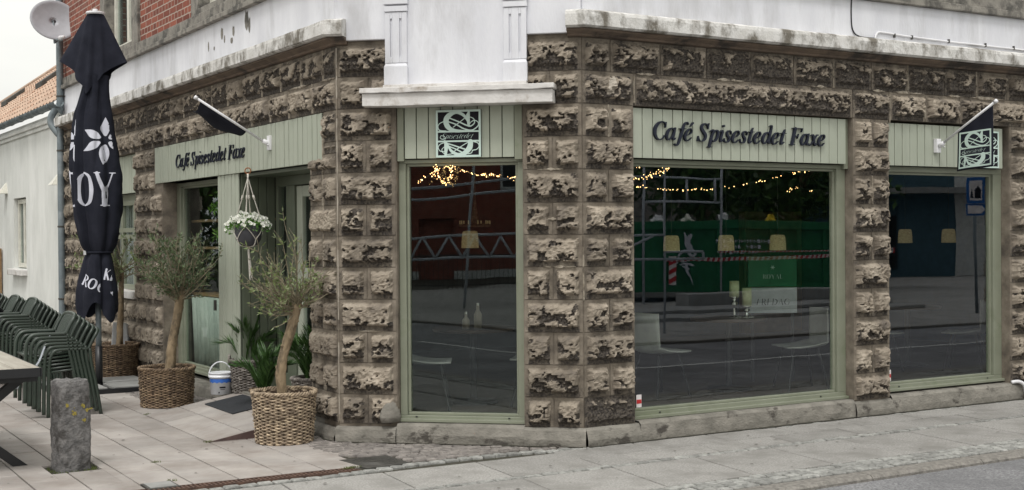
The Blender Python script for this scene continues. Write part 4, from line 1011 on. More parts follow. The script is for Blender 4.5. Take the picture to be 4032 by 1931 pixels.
# concrete slab strips
mb = MB()
def strip(y0, y1, x0, x1, pitch, ph, lean, g=.0065):
    n0 = int((x0-ph)/pitch)-1; n1 = int((x1-ph)/pitch)+1
    for k in range(n0, n1+1):
        a = ph+k*pitch; b = a+pitch
        slab(mb, [(a+g-lean, y0+g), (b-g-lean, y0+g), (b-g, y1-g), (a+g, y1-g)], z=rg.uniform(-.002, .002))
strip(-1.545, -.805, -5.6, 14, .72, -.316, .10)
strip(-.725, -.40, .1, 14, .72, .76, .05); strip(-.39, -.055, .1, 14, .72, .40, .05)
strip(-.725, -.10, -5.6, .1, .72, -.27, .06)
S(mb.build('pavement_slabs', SLAB))
# kerb
mb = MB(); x = -6
while x < 14:
    l = rg.uniform(.85, 1.1)
    n = 10; prev = None
    for i in range(n+1):
        u = x+.004+(l-.008)*i/n; a = .006*nz3(u*4, 1, 0)
        ring = [mb.vert((u, -1.99+a, -.115)), mb.vert((u, -1.985+a*1.5, -.02)), mb.vert((u, -1.965+a, -.002)), mb.vert((u, -1.845, .0+a*.3)), mb.vert((u, -1.845, -.05))]
        if prev:
            for k in range(4): mb.face(prev[k], ring[k], ring[k+1], prev[k+1])
        else: mb.face(*ring)
        prev = ring
    mb.face(*prev[::-1]); x += l
S(mb.build('kerb', KERB))
mb = MB(); mb.poly([(-60, -6.8, -.036), (60, -6.8, -.036), (60, -1.9, -.036), (-60, -1.9, -.036)]); S(mb.build('road', ASPHALT))
mb = MB(); mb.poly([(-8.9, -4.36, -.032), (24, -4.36, -.032), (24, -4.25, -.032), (-8.9, -4.25, -.032)]); S(mb.build('road_marking', ROADLINE))
mb = MB(); mb.box(-60, 60, -60, -6.85, -.10, -.012); S(mb.build('far_paving_bed', JOINT))
mb = MB()
for i_ in range(70):
    for k_ in range(28):
        x_, y_ = -24+i_*.8+(k_ % 2)*.4, -6.86-.8*k_
        slab(mb, [(x_+.006, y_-.794), (x_+.794, y_-.794), (x_+.794, y_-.006), (x_+.006, y_-.006)], z=rg.uniform(-.002, .002))
S(mb.build('far_pavement', SLAB))
mb = MB(); mb.box(-60, 60, -6.849, -6.70, -.11, .005); S(mb.build('far_kerb', KERB))
mb = MB(); mb.box(-80, -30, 0, 60, -.11, -.012); S(mb.build('plaza_ground', PAVER))
mb = MB()   # dark ragged strip where the plinth meets the paving
for F, a_, b_, o_ in ((FR, 0, 6.2, .055), (FC, 0, CL, .06), (FL, 0, .55, .06)):
    n = int((b_-a_)/.03)
    for i in range(n):
        u = a_+(b_-a_)*i/n; v = a_+(b_-a_)*(i+1)/n; w1 = .022+.03*max(-.4, nz3(u*6, o_*50, 1)+.4*nz3(u*30, 1, 1)); w2 = .022+.03*max(-.4, nz3(v*6, o_*50, 1)+.4*nz3(v*30, 1, 1))
        mb.poly([F(u, .0065, o_-.03), F(v, .0065, o_-.03), F(v, .0065, o_+w2), F(u, .0065, o_+w1)])
S(mb.build('dark_foot_line', JOINT))
mb = MB()   # trodden gum and small stains
for k in range(150):
    x, y = (rg.uniform(-4, -1.9), rg.uniform(.3, 6)) if k < 60 else (rg.uniform(-3, 8), rg.uniform(-1.5, -.1))
    r_ = rg.uniform(.005, .014); mb.poly([(x+r_*math.cos(u)*rg.uniform(.8, 1.2), y+r_*math.sin(u)*rg.uniform(.8, 1.2), .0055+.00003*k) for u in np.linspace(0, 6.28, 9)[:-1]])
S(mb.build('gum_spots', GUM))
# soil square and moss round the bollard, weeds in joints
mb = MB()
for k in range(260):
    a = rg.random()*6.28; r = rg.uniform(.11, .19); x, y = -3.455+math.cos(a)*r*1.0, 1.25+math.sin(a)*r
    if -3.61 < x < -3.29 and 1.08 < y < 1.42: 
        h = rg.uniform(.008, .02); mb.poly([(x, y, -.012), (x+.006, y+.002, -.012), (x+rg.uniform(-.01, .01), y+rg.uniform(-.01, .01), -.01+h)])
for (px, py) in ((-2.30, 1.80), (-2.29, 3.62), (-3.0, .38), (-1.80, .16), (-1.86, .14), (-1.83, .17), (-2.3, 1.80), (-2.9, 1.13)):
    for k in range(26):
        x, y = px+rg.gauss(0, .02), py+rg.gauss(0, .012); h = rg.uniform(.008, .02)
        mb.poly([(x, y, 0), (x+.005, y+.002, 0), (x+rg.uniform(-.012, .012), y+rg.uniform(-.01, .01), h)])
tag(mb.build('moss_and_weeds', MOSS), 'small tufts of moss and weeds in the paving joints', 'weeds', kind='stuff')

# drain channel, covers
t = thing('drain_channel', 'rusty slotted drain grating running along the pale sett row', 'drain')
mb = MB(); a = Vector((-4.6, .165, 0)); b = Vector((-1.80, .115, 0)); d = (b-a); n_ = Vector((-d.y, d.x, 0)).normalized(); L_ = d.length; d.normalize()
def DQ(s, o, z): p = a+d*s+n_*o; return (p.x, p.y, z)
def dbar(mb, s0, s1, o0, o1, z0, z1): mb.hexa([DQ(s0, o0, z0), DQ(s1, o0, z0), DQ(s1, o1, z0), DQ(s0, o1, z0), DQ(s0, o0, z1), DQ(s1, o0, z1), DQ(s1, o1, z1), DQ(s0, o1, z1)])
dbar(mb, 0, L_, -.055, -.047, -.02, .003); dbar(mb, 0, L_, .047, .055, -.02, .003); dbar(mb, 0, L_, -.003, .003, -.015, .0015)
s_ = 0
while s_ < L_-.03: dbar(mb, s_, s_+.012, -.047, .047, -.015, .0005); s_ += .03
mb.build('grating', RUST, t)
mb = MB(); dbar(mb, 0, L_, -.046, .046, -.0139, -.0129); mb.build('channel', DARK, t)
t = thing('manhole_cover', 'square cast iron manhole cover with arc pattern in front of the corner', 'manhole cover', (-1.575, .31, 0))
mb = MB(); q = [(-1.775, .50), (-1.735, .105), (-1.40, .125), (-1.395, .49)]; q = [(x+1.575, y-.31) for x, y in q]
slab(mb, q[::-1] if False else [q[1], q[2], q[3], q[0]], th=.02, z=.001); mb.build('cover', IRON, t)
mb = MB()
for r_ in (.06, .085, .11, .135, .16): mb.tube([(r_*math.cos(k*math.pi/14), r_*math.sin(k*math.pi/14), .0015) for k in range(28)], .003, 5, closed=True)
for k in range(7): mb.box(-.045+.013*k, -.037+.013*k, -.012, .012, 0, .004)
mb.build('raised_rings', IRON, t)
t = thing('small_cover', 'small square grey access cover beside the end of the rusty grating', 'access cover', (-3.11, .27, 0))
mb = MB(); mb.box(-.10, .10, -.10, .11, -.02, .004); mb.build('frame', IRON, t, bevel=.002); mb = MB(); mb.box(-.085, .085, -.085, .095, .0042, .007); mb.build('lid', CONCRETE, t)

# ------------------------------------------------------------------ bollard
t = thing('granite_bollard', 'rough grey granite bollard with yellow lichen spots', 'bollard', (-3.455, 1.25, -.02), R_(12))
mb = MB(); n = 40; m = 60; rings = []
for j in range(m+1):
    z = .63*j/m
    ring = []
    for i in range(n):
        a = 2*math.pi*i/n; k = 4.5
        r = .108/((abs(math.cos(a))**k+abs(math.sin(a))**k)**(1/k))
        r *= 1+.07*nz3(math.cos(a)*2.5, math.sin(a)*2.5, z*5)+.05*(1-2*abs(nz3(math.cos(a)*5, math.sin(a)*5, z*11)))+.03*nz3(math.cos(a)*12, math.sin(a)*12, z*30)
        r *= (1-.10*max(0, (z-.60)/.03)) * (1.05-.06*z/.6)
        ring.append(mb.vert((r*math.cos(a), r*math.sin(a), z+.012*nz3(math.cos(a)*3, math.sin(a)*3, 9)*(z > .5))))
    rings.append(ring)
for A, B in zip(rings, rings[1:]):
    for i in range(n): mb.face(A[i], A[(i+1) % n], B[(i+1) % n], B[i])
prev = rings[-1]
for s in (.75, .45, .15):
    ring = [mb.vert((mb.v[v][0]*s, mb.v[v][1]*s, .633+.014*nz3(mb.v[v][0]*s*24, mb.v[v][1]*s*24, 2))) for v in rings[-1]]
    for i in range(n): mb.face(prev[i], prev[(i+1) % n], ring[(i+1) % n], ring[i])
    prev = ring
mb.face(*prev)
mb.build('stone_post', GRANITE, t, smooth=False)
mb = MB(); F = lambda x, z: Vector((x, -.108*(1.05-.06*z/.6)-.006, z))
for cx, cz, a, b in ((.035, .46, .022, .016), (-.03, .41, .018, .028), (.07, .43, .02, .01), (-.075, .47, .008, .009), (.045, .36, .014, .01)):
    mb = MB()
    for k in range(9):
        x, z = cx+rg.gauss(0, a*.5), cz+rg.gauss(0, b*.5); r = rg.uniform(.003, .008)
        c = F(x, z); mb.poly([(c.x+r*math.cos(u)*1.1, c.y-.001*k/18-.001, c.z+r*math.sin(u)) for u in np.linspace(0, 6.28, 8)[:-1]])
    mb.build('lichen', LICHEN, t)

# ------------------------------------------------------------------ wicker baskets
def basket(name, label, cat, loc, r_bot, r_top, h, m, oval=1.0, rows=None, stakes=34, group=None, ring_h=0, handles=False, rz=0, tilt=0):
    t = thing(name, label, cat, loc, rz, group)
    th = .0072; rows = rows or int(h/.0125); kw = round(stakes*.5)
    mb = MB(); n = stakes*4
    for j in range(rows):
        z = .008+(h-.02)*j/(rows-1); r0 = r_bot+(r_top-r_bot)*(z/h)**.8
        ph = (j % 2)*math.pi; wob = rnd.uniform(-.004, .004)
        big = 1.35 if j in (0, 1, rows-1, rows-2) else 1
        pts = []
        for i in range(n):
            a = 2*math.pi*i/n
            rr = r0+wob+.0075*math.sin(a*kw+ph)+.004*nz3(math.cos(a)*4, math.sin(a)*4, j*.7)
            pts.append((rr*math.cos(a)*oval, rr*math.sin(a), z+.004*nz3(math.cos(a)*5, math.sin(a)*5, j*.3+5)+tilt*math.cos(a)*z))
        mb.tube(pts, [th*big*(1+.25*nz3(i*.2, j*3, 1)) for i in range(n)], 5, closed=True)
    # each strand breaks into short islands of tone
    mb.build('weave', m, t, smooth=True)
    mb = MB()
    for i in range(stakes):
        a = 2*math.pi*(i+.5)/stakes
        mb.tube([(r*math.cos(a)*oval, r*math.sin(a), z) for r, z in ((r_bot, 0), ((r_bot+r_top)/2, h*.5), (r_top, h-.005))], .007, 5)
    mb.build('stakes', STAKE, t)
    # plaited rim
    mb = MB(); 
    for k in range(3):
        pts = []
        for i in range(140):
            a = 2*math.pi*i/140; q = a*19+k*2.094
            rr = r_top+.004+.011*math.cos(q); pts.append((rr*math.cos(a)*oval, rr*math.sin(a), h+.004+.011*math.sin(q)+.008*nz3(math.cos(a)*3, math.sin(a)*3, 2)+tilt*math.cos(a)*h))
        mb.tube(pts, .008, 5, closed=True)
    mb.build('rim', m, t, smooth=True)
    mb = MB(); mb.lathe([(r_top*.93, h-.05), (r_top*.5, h-.045), (.01, h-.035)], 28, cap=False)
    mb.v = [(x*oval, y, z+.012*nz3(x*14, y*14, 1)) for x, y, z in mb.v]; mb.build('soil', SOIL, t, smooth=True)
    mb = MB(); mb.lathe([(r_bot*.93, .01), (r_top*.94, h-.01)], 28, cap=False); mb.v = [(x*oval, y, z) for x, y, z in mb.v]; mb.build('liner', STAKE, t, smooth=True)
    if handles:
        for sx in (-1, 1):
            mb = MB(); c = Vector((sx*r_top*oval, 0, h)); pts = [c+Vector((sx*.01, .05*math.cos(u), .055*math.sin(u)+.0)) for u in np.linspace(-.4, 3.54, 16)]
            mb.tube(pts, .011, 6); mb.build('handle', m, t, smooth=True)
    return t
basket('wicker_basket', 'pale round wicker basket beside the low ramp holding the nearest olive tree', 'basket', (-1.795, 1.50, 0), .212, .24, .385, WICKER, stakes=34, group='wicker baskets of the olive trees')
basket('wicker_basket', 'brown round wicker basket holding the middle olive tree', 'basket', (-1.95, 4.15, 0), .232, .25, .355, WICKER_D, oval=1.0, stakes=38, group='wicker baskets of the olive trees')
basket('wicker_basket', 'dark wicker basket behind the parasol base holding the farthest olive tree', 'basket', (-1.735, 6.95, 0), .23, .255, .37, WICKER_D, stakes=34, group='wicker baskets of the olive trees')
basket('wicker_basket', 'small grey handled wicker basket holding a palm beside the white bucket', 'basket', (-1.345, 3.58, .145), .135, .165, .29, WICKER_G, stakes=24, handles=True, rz=R_(-25))
basket('wicker_basket', 'grey wicker basket almost hidden behind the nearest olive tree, holding the right-hand palm', 'basket', (-1.26, 2.3, .14), .12, .145, .24, WICKER_G, stakes=20)

# ------------------------------------------------------------------ olive trees
def leaf(mb, p, d, side, l, w_):
    d = d.normalized(); s = side.normalized(); up_ = d.cross(s)
    a = mb.vert(p); b = mb.vert(p+d*l*.45+s*w_/2+up_*.002); c = mb.vert(p+d*l); e = mb.vert(p+d*l*.45-s*w_/2+up_*.002)
    mb.face(a, b, c); mb.face(a, c, e)
def rv(r): return Vector((r.gauss(0, 1), r.gauss(0, 1), r.gauss(0, 1))).normalized()
def olive(label, base, trunk_pts, trunk_r, crown_c, crown_r, n_br, leaf_n, seed, lm, bare=.0, ll=.034, group='potted olive trees', extra=()):
    r = random.Random(seed); base = Vector(base); t = thing('olive_tree', label, 'tree', base, 0, group)
    pts = spline([Vector(p)-base for p in trunk_pts], 16); N = len(pts)
    mb = MB(); n = 20; rings = []
    for i, p in enumerate(pts):
        rr = trunk_r[0]+(trunk_r[1]-trunk_r[0])*i/(N-1)
        rings.append([mb.vert(p+Vector((math.cos(2*math.pi*k/n), math.sin(2*math.pi*k/n), 0))*rr*(1+.22*nz3(math.cos(2*math.pi*k/n)*1.6, math.sin(2*math.pi*k/n)*1.6+seed, p.z*7)+.12*nz3(math.cos(2*math.pi*k/n)*5, math.sin(2*math.pi*k/n)*5+seed, p.z*22))) for k in range(n)])
    for A, B in zip(rings, rings[1:]):
        for k in range(n): mb.face(A[k], A[(k+1) % n], B[(k+1) % n], B[k])
    mb.face(*rings[-1])
    # cut limb stumps
    for k in range(3):
        p = pts[int(N*(.3+.22*k))]; a = r.uniform(0, 6.28); q = Vector((math.cos(a), math.sin(a), .25))*trunk_r[1]
        mb.tube([p+q*.5, p+q*1.18], [.016, .012], 7)
    mb.build('trunk', BARK, t, smooth=True)
    top = pts[-1]; cc = Vector(crown_c)-base; tw = MB(); lf = MB(); tips = []
    for i in range(n_br):
        # limbs fan out from the pollard head and rise to the crown edge
        u = r.uniform(-1, 1); a = r.uniform(0, 6.28); q = math.sqrt(1-u*u)
        dest = cc+Vector((q*math.cos(a)*crown_r[0], q*math.sin(a)*crown_r[1], u*crown_r[2]))*r.uniform(.55, 1.12)
        if dest.z < top.z-.06: dest.z = top.z+r.uniform(-.06, .12)
        st = pts[-1-r.randint(0, 9)]+rv(r)*.012
        mid = st.lerp(dest, .5)+Vector((0, 0, -.02))+rv(r)*.05
        L1 = spline([st, mid, dest], 6); tw.tube(L1, [.0075*(1-.8*k/(len(L1)-1)) for k in range(len(L1))], 5)
        for k in range(r.randint(5, 8)):
            p = L1[r.randint(3, len(L1)-1)]; d = ((dest-st).normalized()*.8+rv(r)*.9+Vector((0, 0, .35))).normalized(); l = r.uniform(.07, .17)
            e = p+d*l; m_ = p+d*l*.5+rv(r)*.012; L2 = spline([p, m_, e], 4); tw.tube(L2, [.0028, .0026, .0024, .0022, .002, .0018, .0016, .0014, .0012][:len(L2)], 4)
            tips.append((L2, d))
    for L2 in extra:
        L2 = spline([Vector(q)-base for q in L2], 6); tw.tube(L2, [.006*(1-.75*k/(len(L2)-1)) for k in range(len(L2))], 5); 
        for _ in range(3): tips.append((L2[len(L2)//3:], (L2[-1]-L2[0]).normalized()))
    per = max(1, leaf_n//len(tips))
    for L2, d in tips:
        dens = 1 if r.random() > bare else .25
        for k in range(int(per*dens*r.uniform(.6, 1.5))):
            p = L2[r.randint(0, len(L2)-1)]; dd = (d*.7+rv(r)*.85+Vector((0, 0, .25))).normalized()
            leaf(lf, p, dd, dd.cross(rv(r)), ll*r.uniform(.6, 1.25), ll*.30*r.uniform(.8, 1.3))
    tw.build('twigs', TWIG, t, smooth=True)
    lf.build('crown', lm, t)
olive('nearest potted olive tree, sparse and twiggy, before the entrance', (-1.815, 1.46, .33),
      [(-1.817, 1.46, .33), (-1.835, 1.46, .54), (-1.80, 1.45, .73), (-1.735, 1.45, .93), (-1.70, 1.45, 1.07)], (.041, .037),
      (-1.74, 1.47, 1.32), (.37, .34, .36), 46, 1750, 11, OLIVE, bare=.45, ll=.046,
      extra=[[(-1.71, 1.45, 1.0), (-1.85, 1.42, .985), (-2.0, 1.38, 1.03), (-2.12, 1.36, 1.10)], [(-1.70, 1.45, 1.05), (-1.72, 1.42, 1.4), (-1.80, 1.4, 1.62), (-1.83, 1.4, 1.78)], [(-1.7, 1.45, 1.02), (-1.82, 1.4, .93), (-1.93, 1.37, .90)]])
olive('middle potted olive tree with dense grey green crown by the stone pillar', (-1.93, 4.12, .30),
      [(-1.93, 4.12, .30), (-1.90, 4.12, .60), (-1.85, 4.12, .85), (-1.815, 4.12, 1.08)], (.045, .041),
      (-1.87, 4.12, 1.33), (.40, .38, .32), 56, 3300, 22, OLIVE_D, bare=.22, ll=.048)
olive('farthest potted olive tree, slim and airy, behind the closed parasol', (-1.71, 6.9, .30),
      [(-1.71, 6.88, .30), (-1.69, 6.88, .70), (-1.68, 6.88, 1.0), (-1.67, 6.88, 1.22)], (.04, .026),
      (-1.80, 6.9, 1.36), (.50, .40, .36), 34, 1500, 33, OLIVE, bare=.3, ll=.05)

# ------------------------------------------------------------------ palms
def palm(label, base, n_f, hgt, spread, seed, bias=(0, 0)):
    r = random.Random(seed); t = thing('palm', label, 'plant', base, 0, 'potted palms'); fr_ = MB(); st = MB()
    for i in range(n_f):
        a = r.uniform(0, 6.28); el = r.uniform(.15, 1.0); L_ = hgt*r.uniform(.75, 1.1)
        d = Vector((math.cos(a)*spread*(1.15-el*.8)+bias[0], math.sin(a)*spread*(1.15-el*.8)+bias[1], .55+el*.5)).normalized()
        p0 = Vector((r.gauss(0, .02), r.gauss(0, .02), 0)); p2 = p0+d*L_+Vector((0, 0, -.08*L_/.5*(1-el))); p1 = p0+d*L_*.5+Vector((0, 0, .07))
        C_ = spline([p0, p1, p2], 9); st.tube(C_, [.005*(1-.7*k/(len(C_)-1)) for k in range(len(C_))], 5)
        for k in range(3, len(C_)):
            for sgn in (-1, 1):
                for rep in range(2):
                    tan = (C_[k]-C_[k-1]).normalized(); side = tan.cross(Vector((0, 0, 1))).normalized()*sgn
                    dd = (tan*.95+side*r.uniform(.5, .9)+Vector((0, 0, r.uniform(-.05, .35)))).normalized(); l = r.uniform(.09, .17)*(1.2-.35*k/len(C_))
                    leaf(fr_, C_[k].lerp(C_[k-1], rep*.5), dd, dd.cross(Vector((0, 0, 1)))+rv(r)*.3, l, .014)
    st.build('stems', PALM, t, smooth=True); fr_.build('fronds', PALM, t)
palm('dark green fan palm in the small grey handled basket by the bucket', (-1.345, 3.58, .38), 13, .44, .55, 5, (-.05, 0))
palm('green palm between the doorstep and the nearest basket, low and leaning', (-1.50, 2.75, .20), 12, .40, .5, 6)
palm('bushy green palm close to the stone pier behind the nearest olive trunk', (-1.26, 2.3, .34), 16, .46, .5, 9)
basket('wicker_basket', 'low brown wicker basket of the leaning middle palm', 'basket', (-1.50, 2.75, .13), .09, .11, .12, WICKER_D, stakes=16)

# ------------------------------------------------------------------ bucket, mat, hanging planter
t = thing('bucket', 'white plastic bucket with blue cloud band and raised bail handle', 'bucket', (-1.56, 3.74, .125))
mb = MB(); mb.lathe([(.088, 0), (.092, .004), (.104, .155), (.112, .158), (.113, .172), (.106, .175), (.106, .19), (.11, .192), (.108, .199), (.10, .197), (.098, .185)], 40); mb.build('tub', BUCKETW, t, smooth=True)
mb = MB(); mb.lathe([(.111, .193), (.113, .203), (.104, .205), (.10, .200), (.01, .200)], 40); mb.build('lid', BUCKETW, t, smooth=True)
mb = MB(); n = 80; ra = []; rb = []
for i in range(n+1):
    a = -math.pi*.98+i*math.pi*1.05/n
    zb = .112+.008*abs(math.sin(a*7))-.004; R1 = .0936+.0115*(zb/.155); R2 = .0936+.0115*(.148/.155)
    ra.append(mb.vert(((R1+.0012)*math.cos(a), (R1+.0012)*math.sin(a), zb))); rb.append(mb.vert(((R2+.0012)*math.cos(a), (R2+.0012)*math.sin(a), .148)))
for i in range(n): mb.face(ra[i], ra[i+1], rb[i+1], rb[i])
mb.build('printed_band', BLUE, t)
mb = MB()
def cyl_patch(mb, a0, a1, z0, z1, out):
    n = 8
    for i in range(n):
        q = [a0+(a1-a0)*i/n, a0+(a1-a0)*(i+1)/n]; P = []
        for a, z in ((q[0], z0), (q[1], z0), (q[1], z1), (q[0], z1)):
            r = .0936+.0115*(z/.155)+out; P.append((r*math.cos(a), r*math.sin(a), z))
        mb.poly(P)
cyl_patch(mb, -2.0, -1.45, .062, .076, .0014); cyl_patch(mb, -1.95, -1.5, .048, .052, .0014); cyl_patch(mb, -2.12, -2.0, .015, .028, .0014)
mb.build('printed_text', BOARDBLK, t)
mb = MB(); mb.tube([(.112*math.cos(u), .0, .155+.145*math.sin(u)) for u in np.linspace(0, math.pi, 26)], .0065, 6); ob = mb.build('handle', BUCKETW, t, smooth=True); ob.rotation_euler = (0, 0, R_(-30))


t = thing('doormat', 'black rubber doormat lying on the ramp beside the nearest basket', 'doormat')
mb = MB()
hx = lambda x, y: (x, y, ramp_h(x, y)+.004)
mb.hexa([hx(-1.83, 2.62), hx(-1.47, 2.62), hx(-1.47, 3.38), hx(-1.83, 3.38)]+[(x, y, z+.009) for x, y, z in (hx(-1.83, 2.62), hx(-1.47, 2.62), hx(-1.47, 3.38), hx(-1.83, 3.38))])
mb.build('pile', MATBLK, t, bevel=.003)

HX = FL(1.86, 0, .05)
t = thing('hanging_planter', 'dark pot of white petunias hanging in knotted cotton rope from the fascia', 'hanging planter', (HX.x, HX.y, 1.53))
mb = MB(); mb.lathe([(.05, -.02), (.085, -.008), (.108, .035), (.121, .09), (.120, .14), (.112, .175), (.105, .175), (.10, .16)], 32); mb.build('pot', POTG, t, smooth=True)
mb = MB(); mb.lathe([(.098, .16), (.02, .17)], 24, cap=False); mb.build('soil', SOIL, t)
mb = MB(); mb.tube([(.026*math.cos(u), 0, .655+.026*math.sin(u)) for u in np.linspace(0, 2*math.pi, 24)[:-1]], .0055, 8, closed=True); ob = mb.build('ring', WOODRING, t, smooth=True); ob.rotation_euler = (0, 0, R_(-28))
rop = MB(); tk = Vector((0, 0, .60))
for k in range(4):
    a = math.pi*2*k/4+R_(-31); v = Vector((math.cos(a), math.sin(a), 0)); a2 = a+math.pi/4; v2 = Vector((math.cos(a2), math.sin(a2), 0)); a3 = a-math.pi/4; v3 = Vector((math.cos(a3), math.sin(a3), 0))
    for s in (-1, 1): rop.tube(spline([Vector((0, 0, .63)), tk, v*.05+Vector((0, 0, .42)), v*.120+Vector((0, 0, .19))+v.cross(Vector((0, 0, 1)))*.004*s, v*.124+Vector((0, 0, .15))], 6), .0045, 6)
    rop.tube([v*.046+Vector((0, 0, .435)), v*.058+Vector((0, 0, .395))], .010, 7)
    for vv in (v2, v3):
        rop.tube(spline([v*.124+Vector((0, 0, .155)), (v+vv).normalized()*.127+Vector((0, 0, .10)), vv*.117+Vector((0, 0, .04))], 6), .0042, 6)
    rop.tube(spline([v2*.117+Vector((0, 0, .04)), v2*.088+Vector((0, 0, -.012)), Vector((0, 0, -.03))], 5), .0045, 6)
rop.tube([(0, 0, .63), (0, 0, .56)], .009, 8)
for k in range(9):
    a = k*.7; rop.tube(spline([(0, 0, -.012), (.006*math.cos(a), .006*math.sin(a), -.06), (.010*math.cos(a)+.012, .010*math.sin(a), -.2), (.013*math.cos(a)+.02, .013*math.sin(a), -.29-.02*(k % 3))], 5), .003, 5)
rop.build('macrame_rope', ROPE, t, smooth=True)
lf = MB(); fl = MB(); ce = MB(); r = random.Random(8)
for k in range(900):
    a = r.uniform(0, 6.28); rr = .19*math.sqrt(r.random()); z = .185+.05*(1-(rr/.19)**2)+r.gauss(0, .018)-.05*(rr/.19)**3
    leaf(lf, Vector((rr*math.cos(a), rr*math.sin(a), z)), rv(r)+Vector((math.cos(a), math.sin(a), .2)), rv(r), .03, .016)
for k in range(190):
    a = r.uniform(0, 6.28); rr = .21*r.random()**.55; z = .205+.055*(1-(rr/.21)**2)-.055*(rr/.21)**4+r.gauss(0, .014)
    c = Vector((rr*math.cos(a), rr*math.sin(a), z)); nn = (Vector((math.cos(a)*rr*5, math.sin(a)*rr*5, .7))+Vector((-.35, -.75, .1))+rv(r)*.45).normalized()
    s1 = nn.orthogonal().normalized(); s2 = nn.cross(s1); R0 = r.uniform(.013, .018); cc = fl.vert(c-nn*.007); ring = []
    for i in range(15):
        u = 2*math.pi*i/15; q = R0*(1+.13*math.cos(u*5)); ring.append(fl.vert(c+(s1*math.cos(u)+s2*math.sin(u))*q+nn*.002*math.cos(u*5)))
    for i in range(15): fl.face(cc, ring[i], ring[(i+1) % 15])
    ce.poly([c-nn*.004+(s1*math.cos(u)+s2*math.sin(u))*.003 for u in np.linspace(0, 6.28, 7)[:-1]])
lf.build('leaves', HOUSELEAF, t); bl = fl.build('blossoms', PETAL, t); ce.build('flower_centres', BUD, bl)
lf2 = None

# ------------------------------------------------------------------ closed parasol
t = thing('closed_parasol', 'tall closed black parasol with white flower print and letters, tied at the middle', 'parasol', (-2.163, 5.91, 0))
rtv = Vector((rt.x, rt.y, 0)); fwv = Vector((fw.x, fw.y, 0)).normalized()
prof = [(3.20, .145, -.00), (3.05, .17, -.015), (2.9, .208, -.03), (2.7, .235, -.03), (2.5, .262, -.02), (2.25, .287, -.005), (2.05, .272, 0), (1.9, .265, .005), (1.75, .245, .006), (1.62, .222, .006), (1.52, .195, .008), (1.47, .165, .008), (1.44, .140, .008)]
def lerp_prof(P, z):
    if z >= P[0][0]: return P[0][1:]
    for a, b in zip(P, P[1:]):
        if z >= b[0]:
            k = (a[0]-z)/(a[0]-b[0]); return tuple(a[i]+(b[i]-a[i])*k for i in (1, 2))
    return P[-1][1:]
def fold(th, z, k, amp, seed): 
    s = math.sin(th*k+seed+.35*math.sin(z*2.2)); s2 = math.sin(th*(k-2)+2.1*seed+z*1.3)
    return 1-amp*(.5+.5*s)**2.2*(1 if True else 0)-amp*.35*(.5+.5*s2)
def canopy_pt(th, z, grow=0):
    R1, cx = lerp_prof(prof, z)
    # one deep pleat left of the middle as seen from the street, softer ones behind
    r = R1*(fold(th, z, 7, .15, 1.0))*(1+.045*nz3(math.cos(th)*3, math.sin(th)*3, z*4)+.018*nz3(math.cos(th)*9, math.sin(th)*9, z*13)); d = (th-(-math.pi/2-.42)+math.pi) % (2*math.pi)-math.pi
    r *= 1-.30*math.exp(-(d/.09)**2); r *= 1+.07*math.exp(-((d+.22)/.12)**2); r *= 1-.07*math.exp(-((d-.75-.25*math.sin(z*2.5))/.10)**2); r *= 1+.03*math.sin(z*16+th*5)*max(0, 1-abs(z-1.75)/.35)
    r += grow
    v = rtv*(math.cos(th)*r+cx)+fwv*(math.sin(th)*r*.82)
    return Vector((v.x, v.y, z))
def shell(mb, fn, z0, z1, nz_, n=96, close_top=False):
    rings = [[mb.vert(fn(2*math.pi*i/n, z0+(z1-z0)*j/nz_)) for i in range(n)] for j in range(nz_+1)]
    for A, B in zip(rings, rings[1:]):
        for i in range(n): mb.face(A[i], B[i], B[(i+1) % n], A[(i+1) % n])
mb = MB(); shell(mb, canopy_pt, 3.30, 1.435, 70); can = mb.build('canopy', BLACKCLOTH, t, smooth=True)
# lower skirt below the strap with a ragged zig-zag hem
def skirt_pt(th, z):
    P = [(1.44, .135, .008), (1.35, .165, .004), (1.2, .20, .0), (1.02, .232, -.004), (.9, .235, -.004), (.7, .21, -.01)]
    R1, cx = lerp_prof(P, z); r = R1*fold(th, z, 5, .16, .4)*(1-.16*math.exp(-(((th+math.pi/2-.55+math.pi) % (2*math.pi)-math.pi)/.09)**2))
    r *= 1+.06*nz3(math.cos(th)*4, math.sin(th)*4, z*5); v = rtv*(math.cos(th)*r+cx)+fwv*(math.sin(th)*r*.8); return Vector((v.x, v.y, z))
mb = MB(); n = 110; m = 34
def hem(th): return .80+.07*math.sin(th*4+1.2)+.05*math.sin(th*3-.6)
ids = [[mb.vert((lambda q: Vector((q.x, q.y, 1.44-(1.44-hem(2*math.pi*i/n))*j/m)))(skirt_pt(2*math.pi*i/n, 1.44-(1.44-hem(2*math.pi*i/n))*j/m))) for i in range(n)] for j in range(m+1)]
for A, B in zip(ids, ids[1:]):
    for i in range(n): mb.face(A[i], B[i], B[(i+1) % n], A[(i+1) % n])
sk = mb.build('skirt', BLACKCLOTH, t, smooth=True)
mb = MB(); mb.tube([Vector((0, 0, 1.44))+rtv*(.14*math.cos(u)+.008)+fwv*.115*math.sin(u) for u in np.linspace(0, 6.28, 30)[:-1]], .012, 6, closed=True)
mb.build('strap', BLACKCLOTH, t, smooth=True)
mb = MB(); q = rtv*(-.105)-fwv*.098; mb.box(q.x-.012, q.x+.012, q.y-.006, q.y+.006, 1.415, 1.46); mb.build('buckle', WHITEM, t)
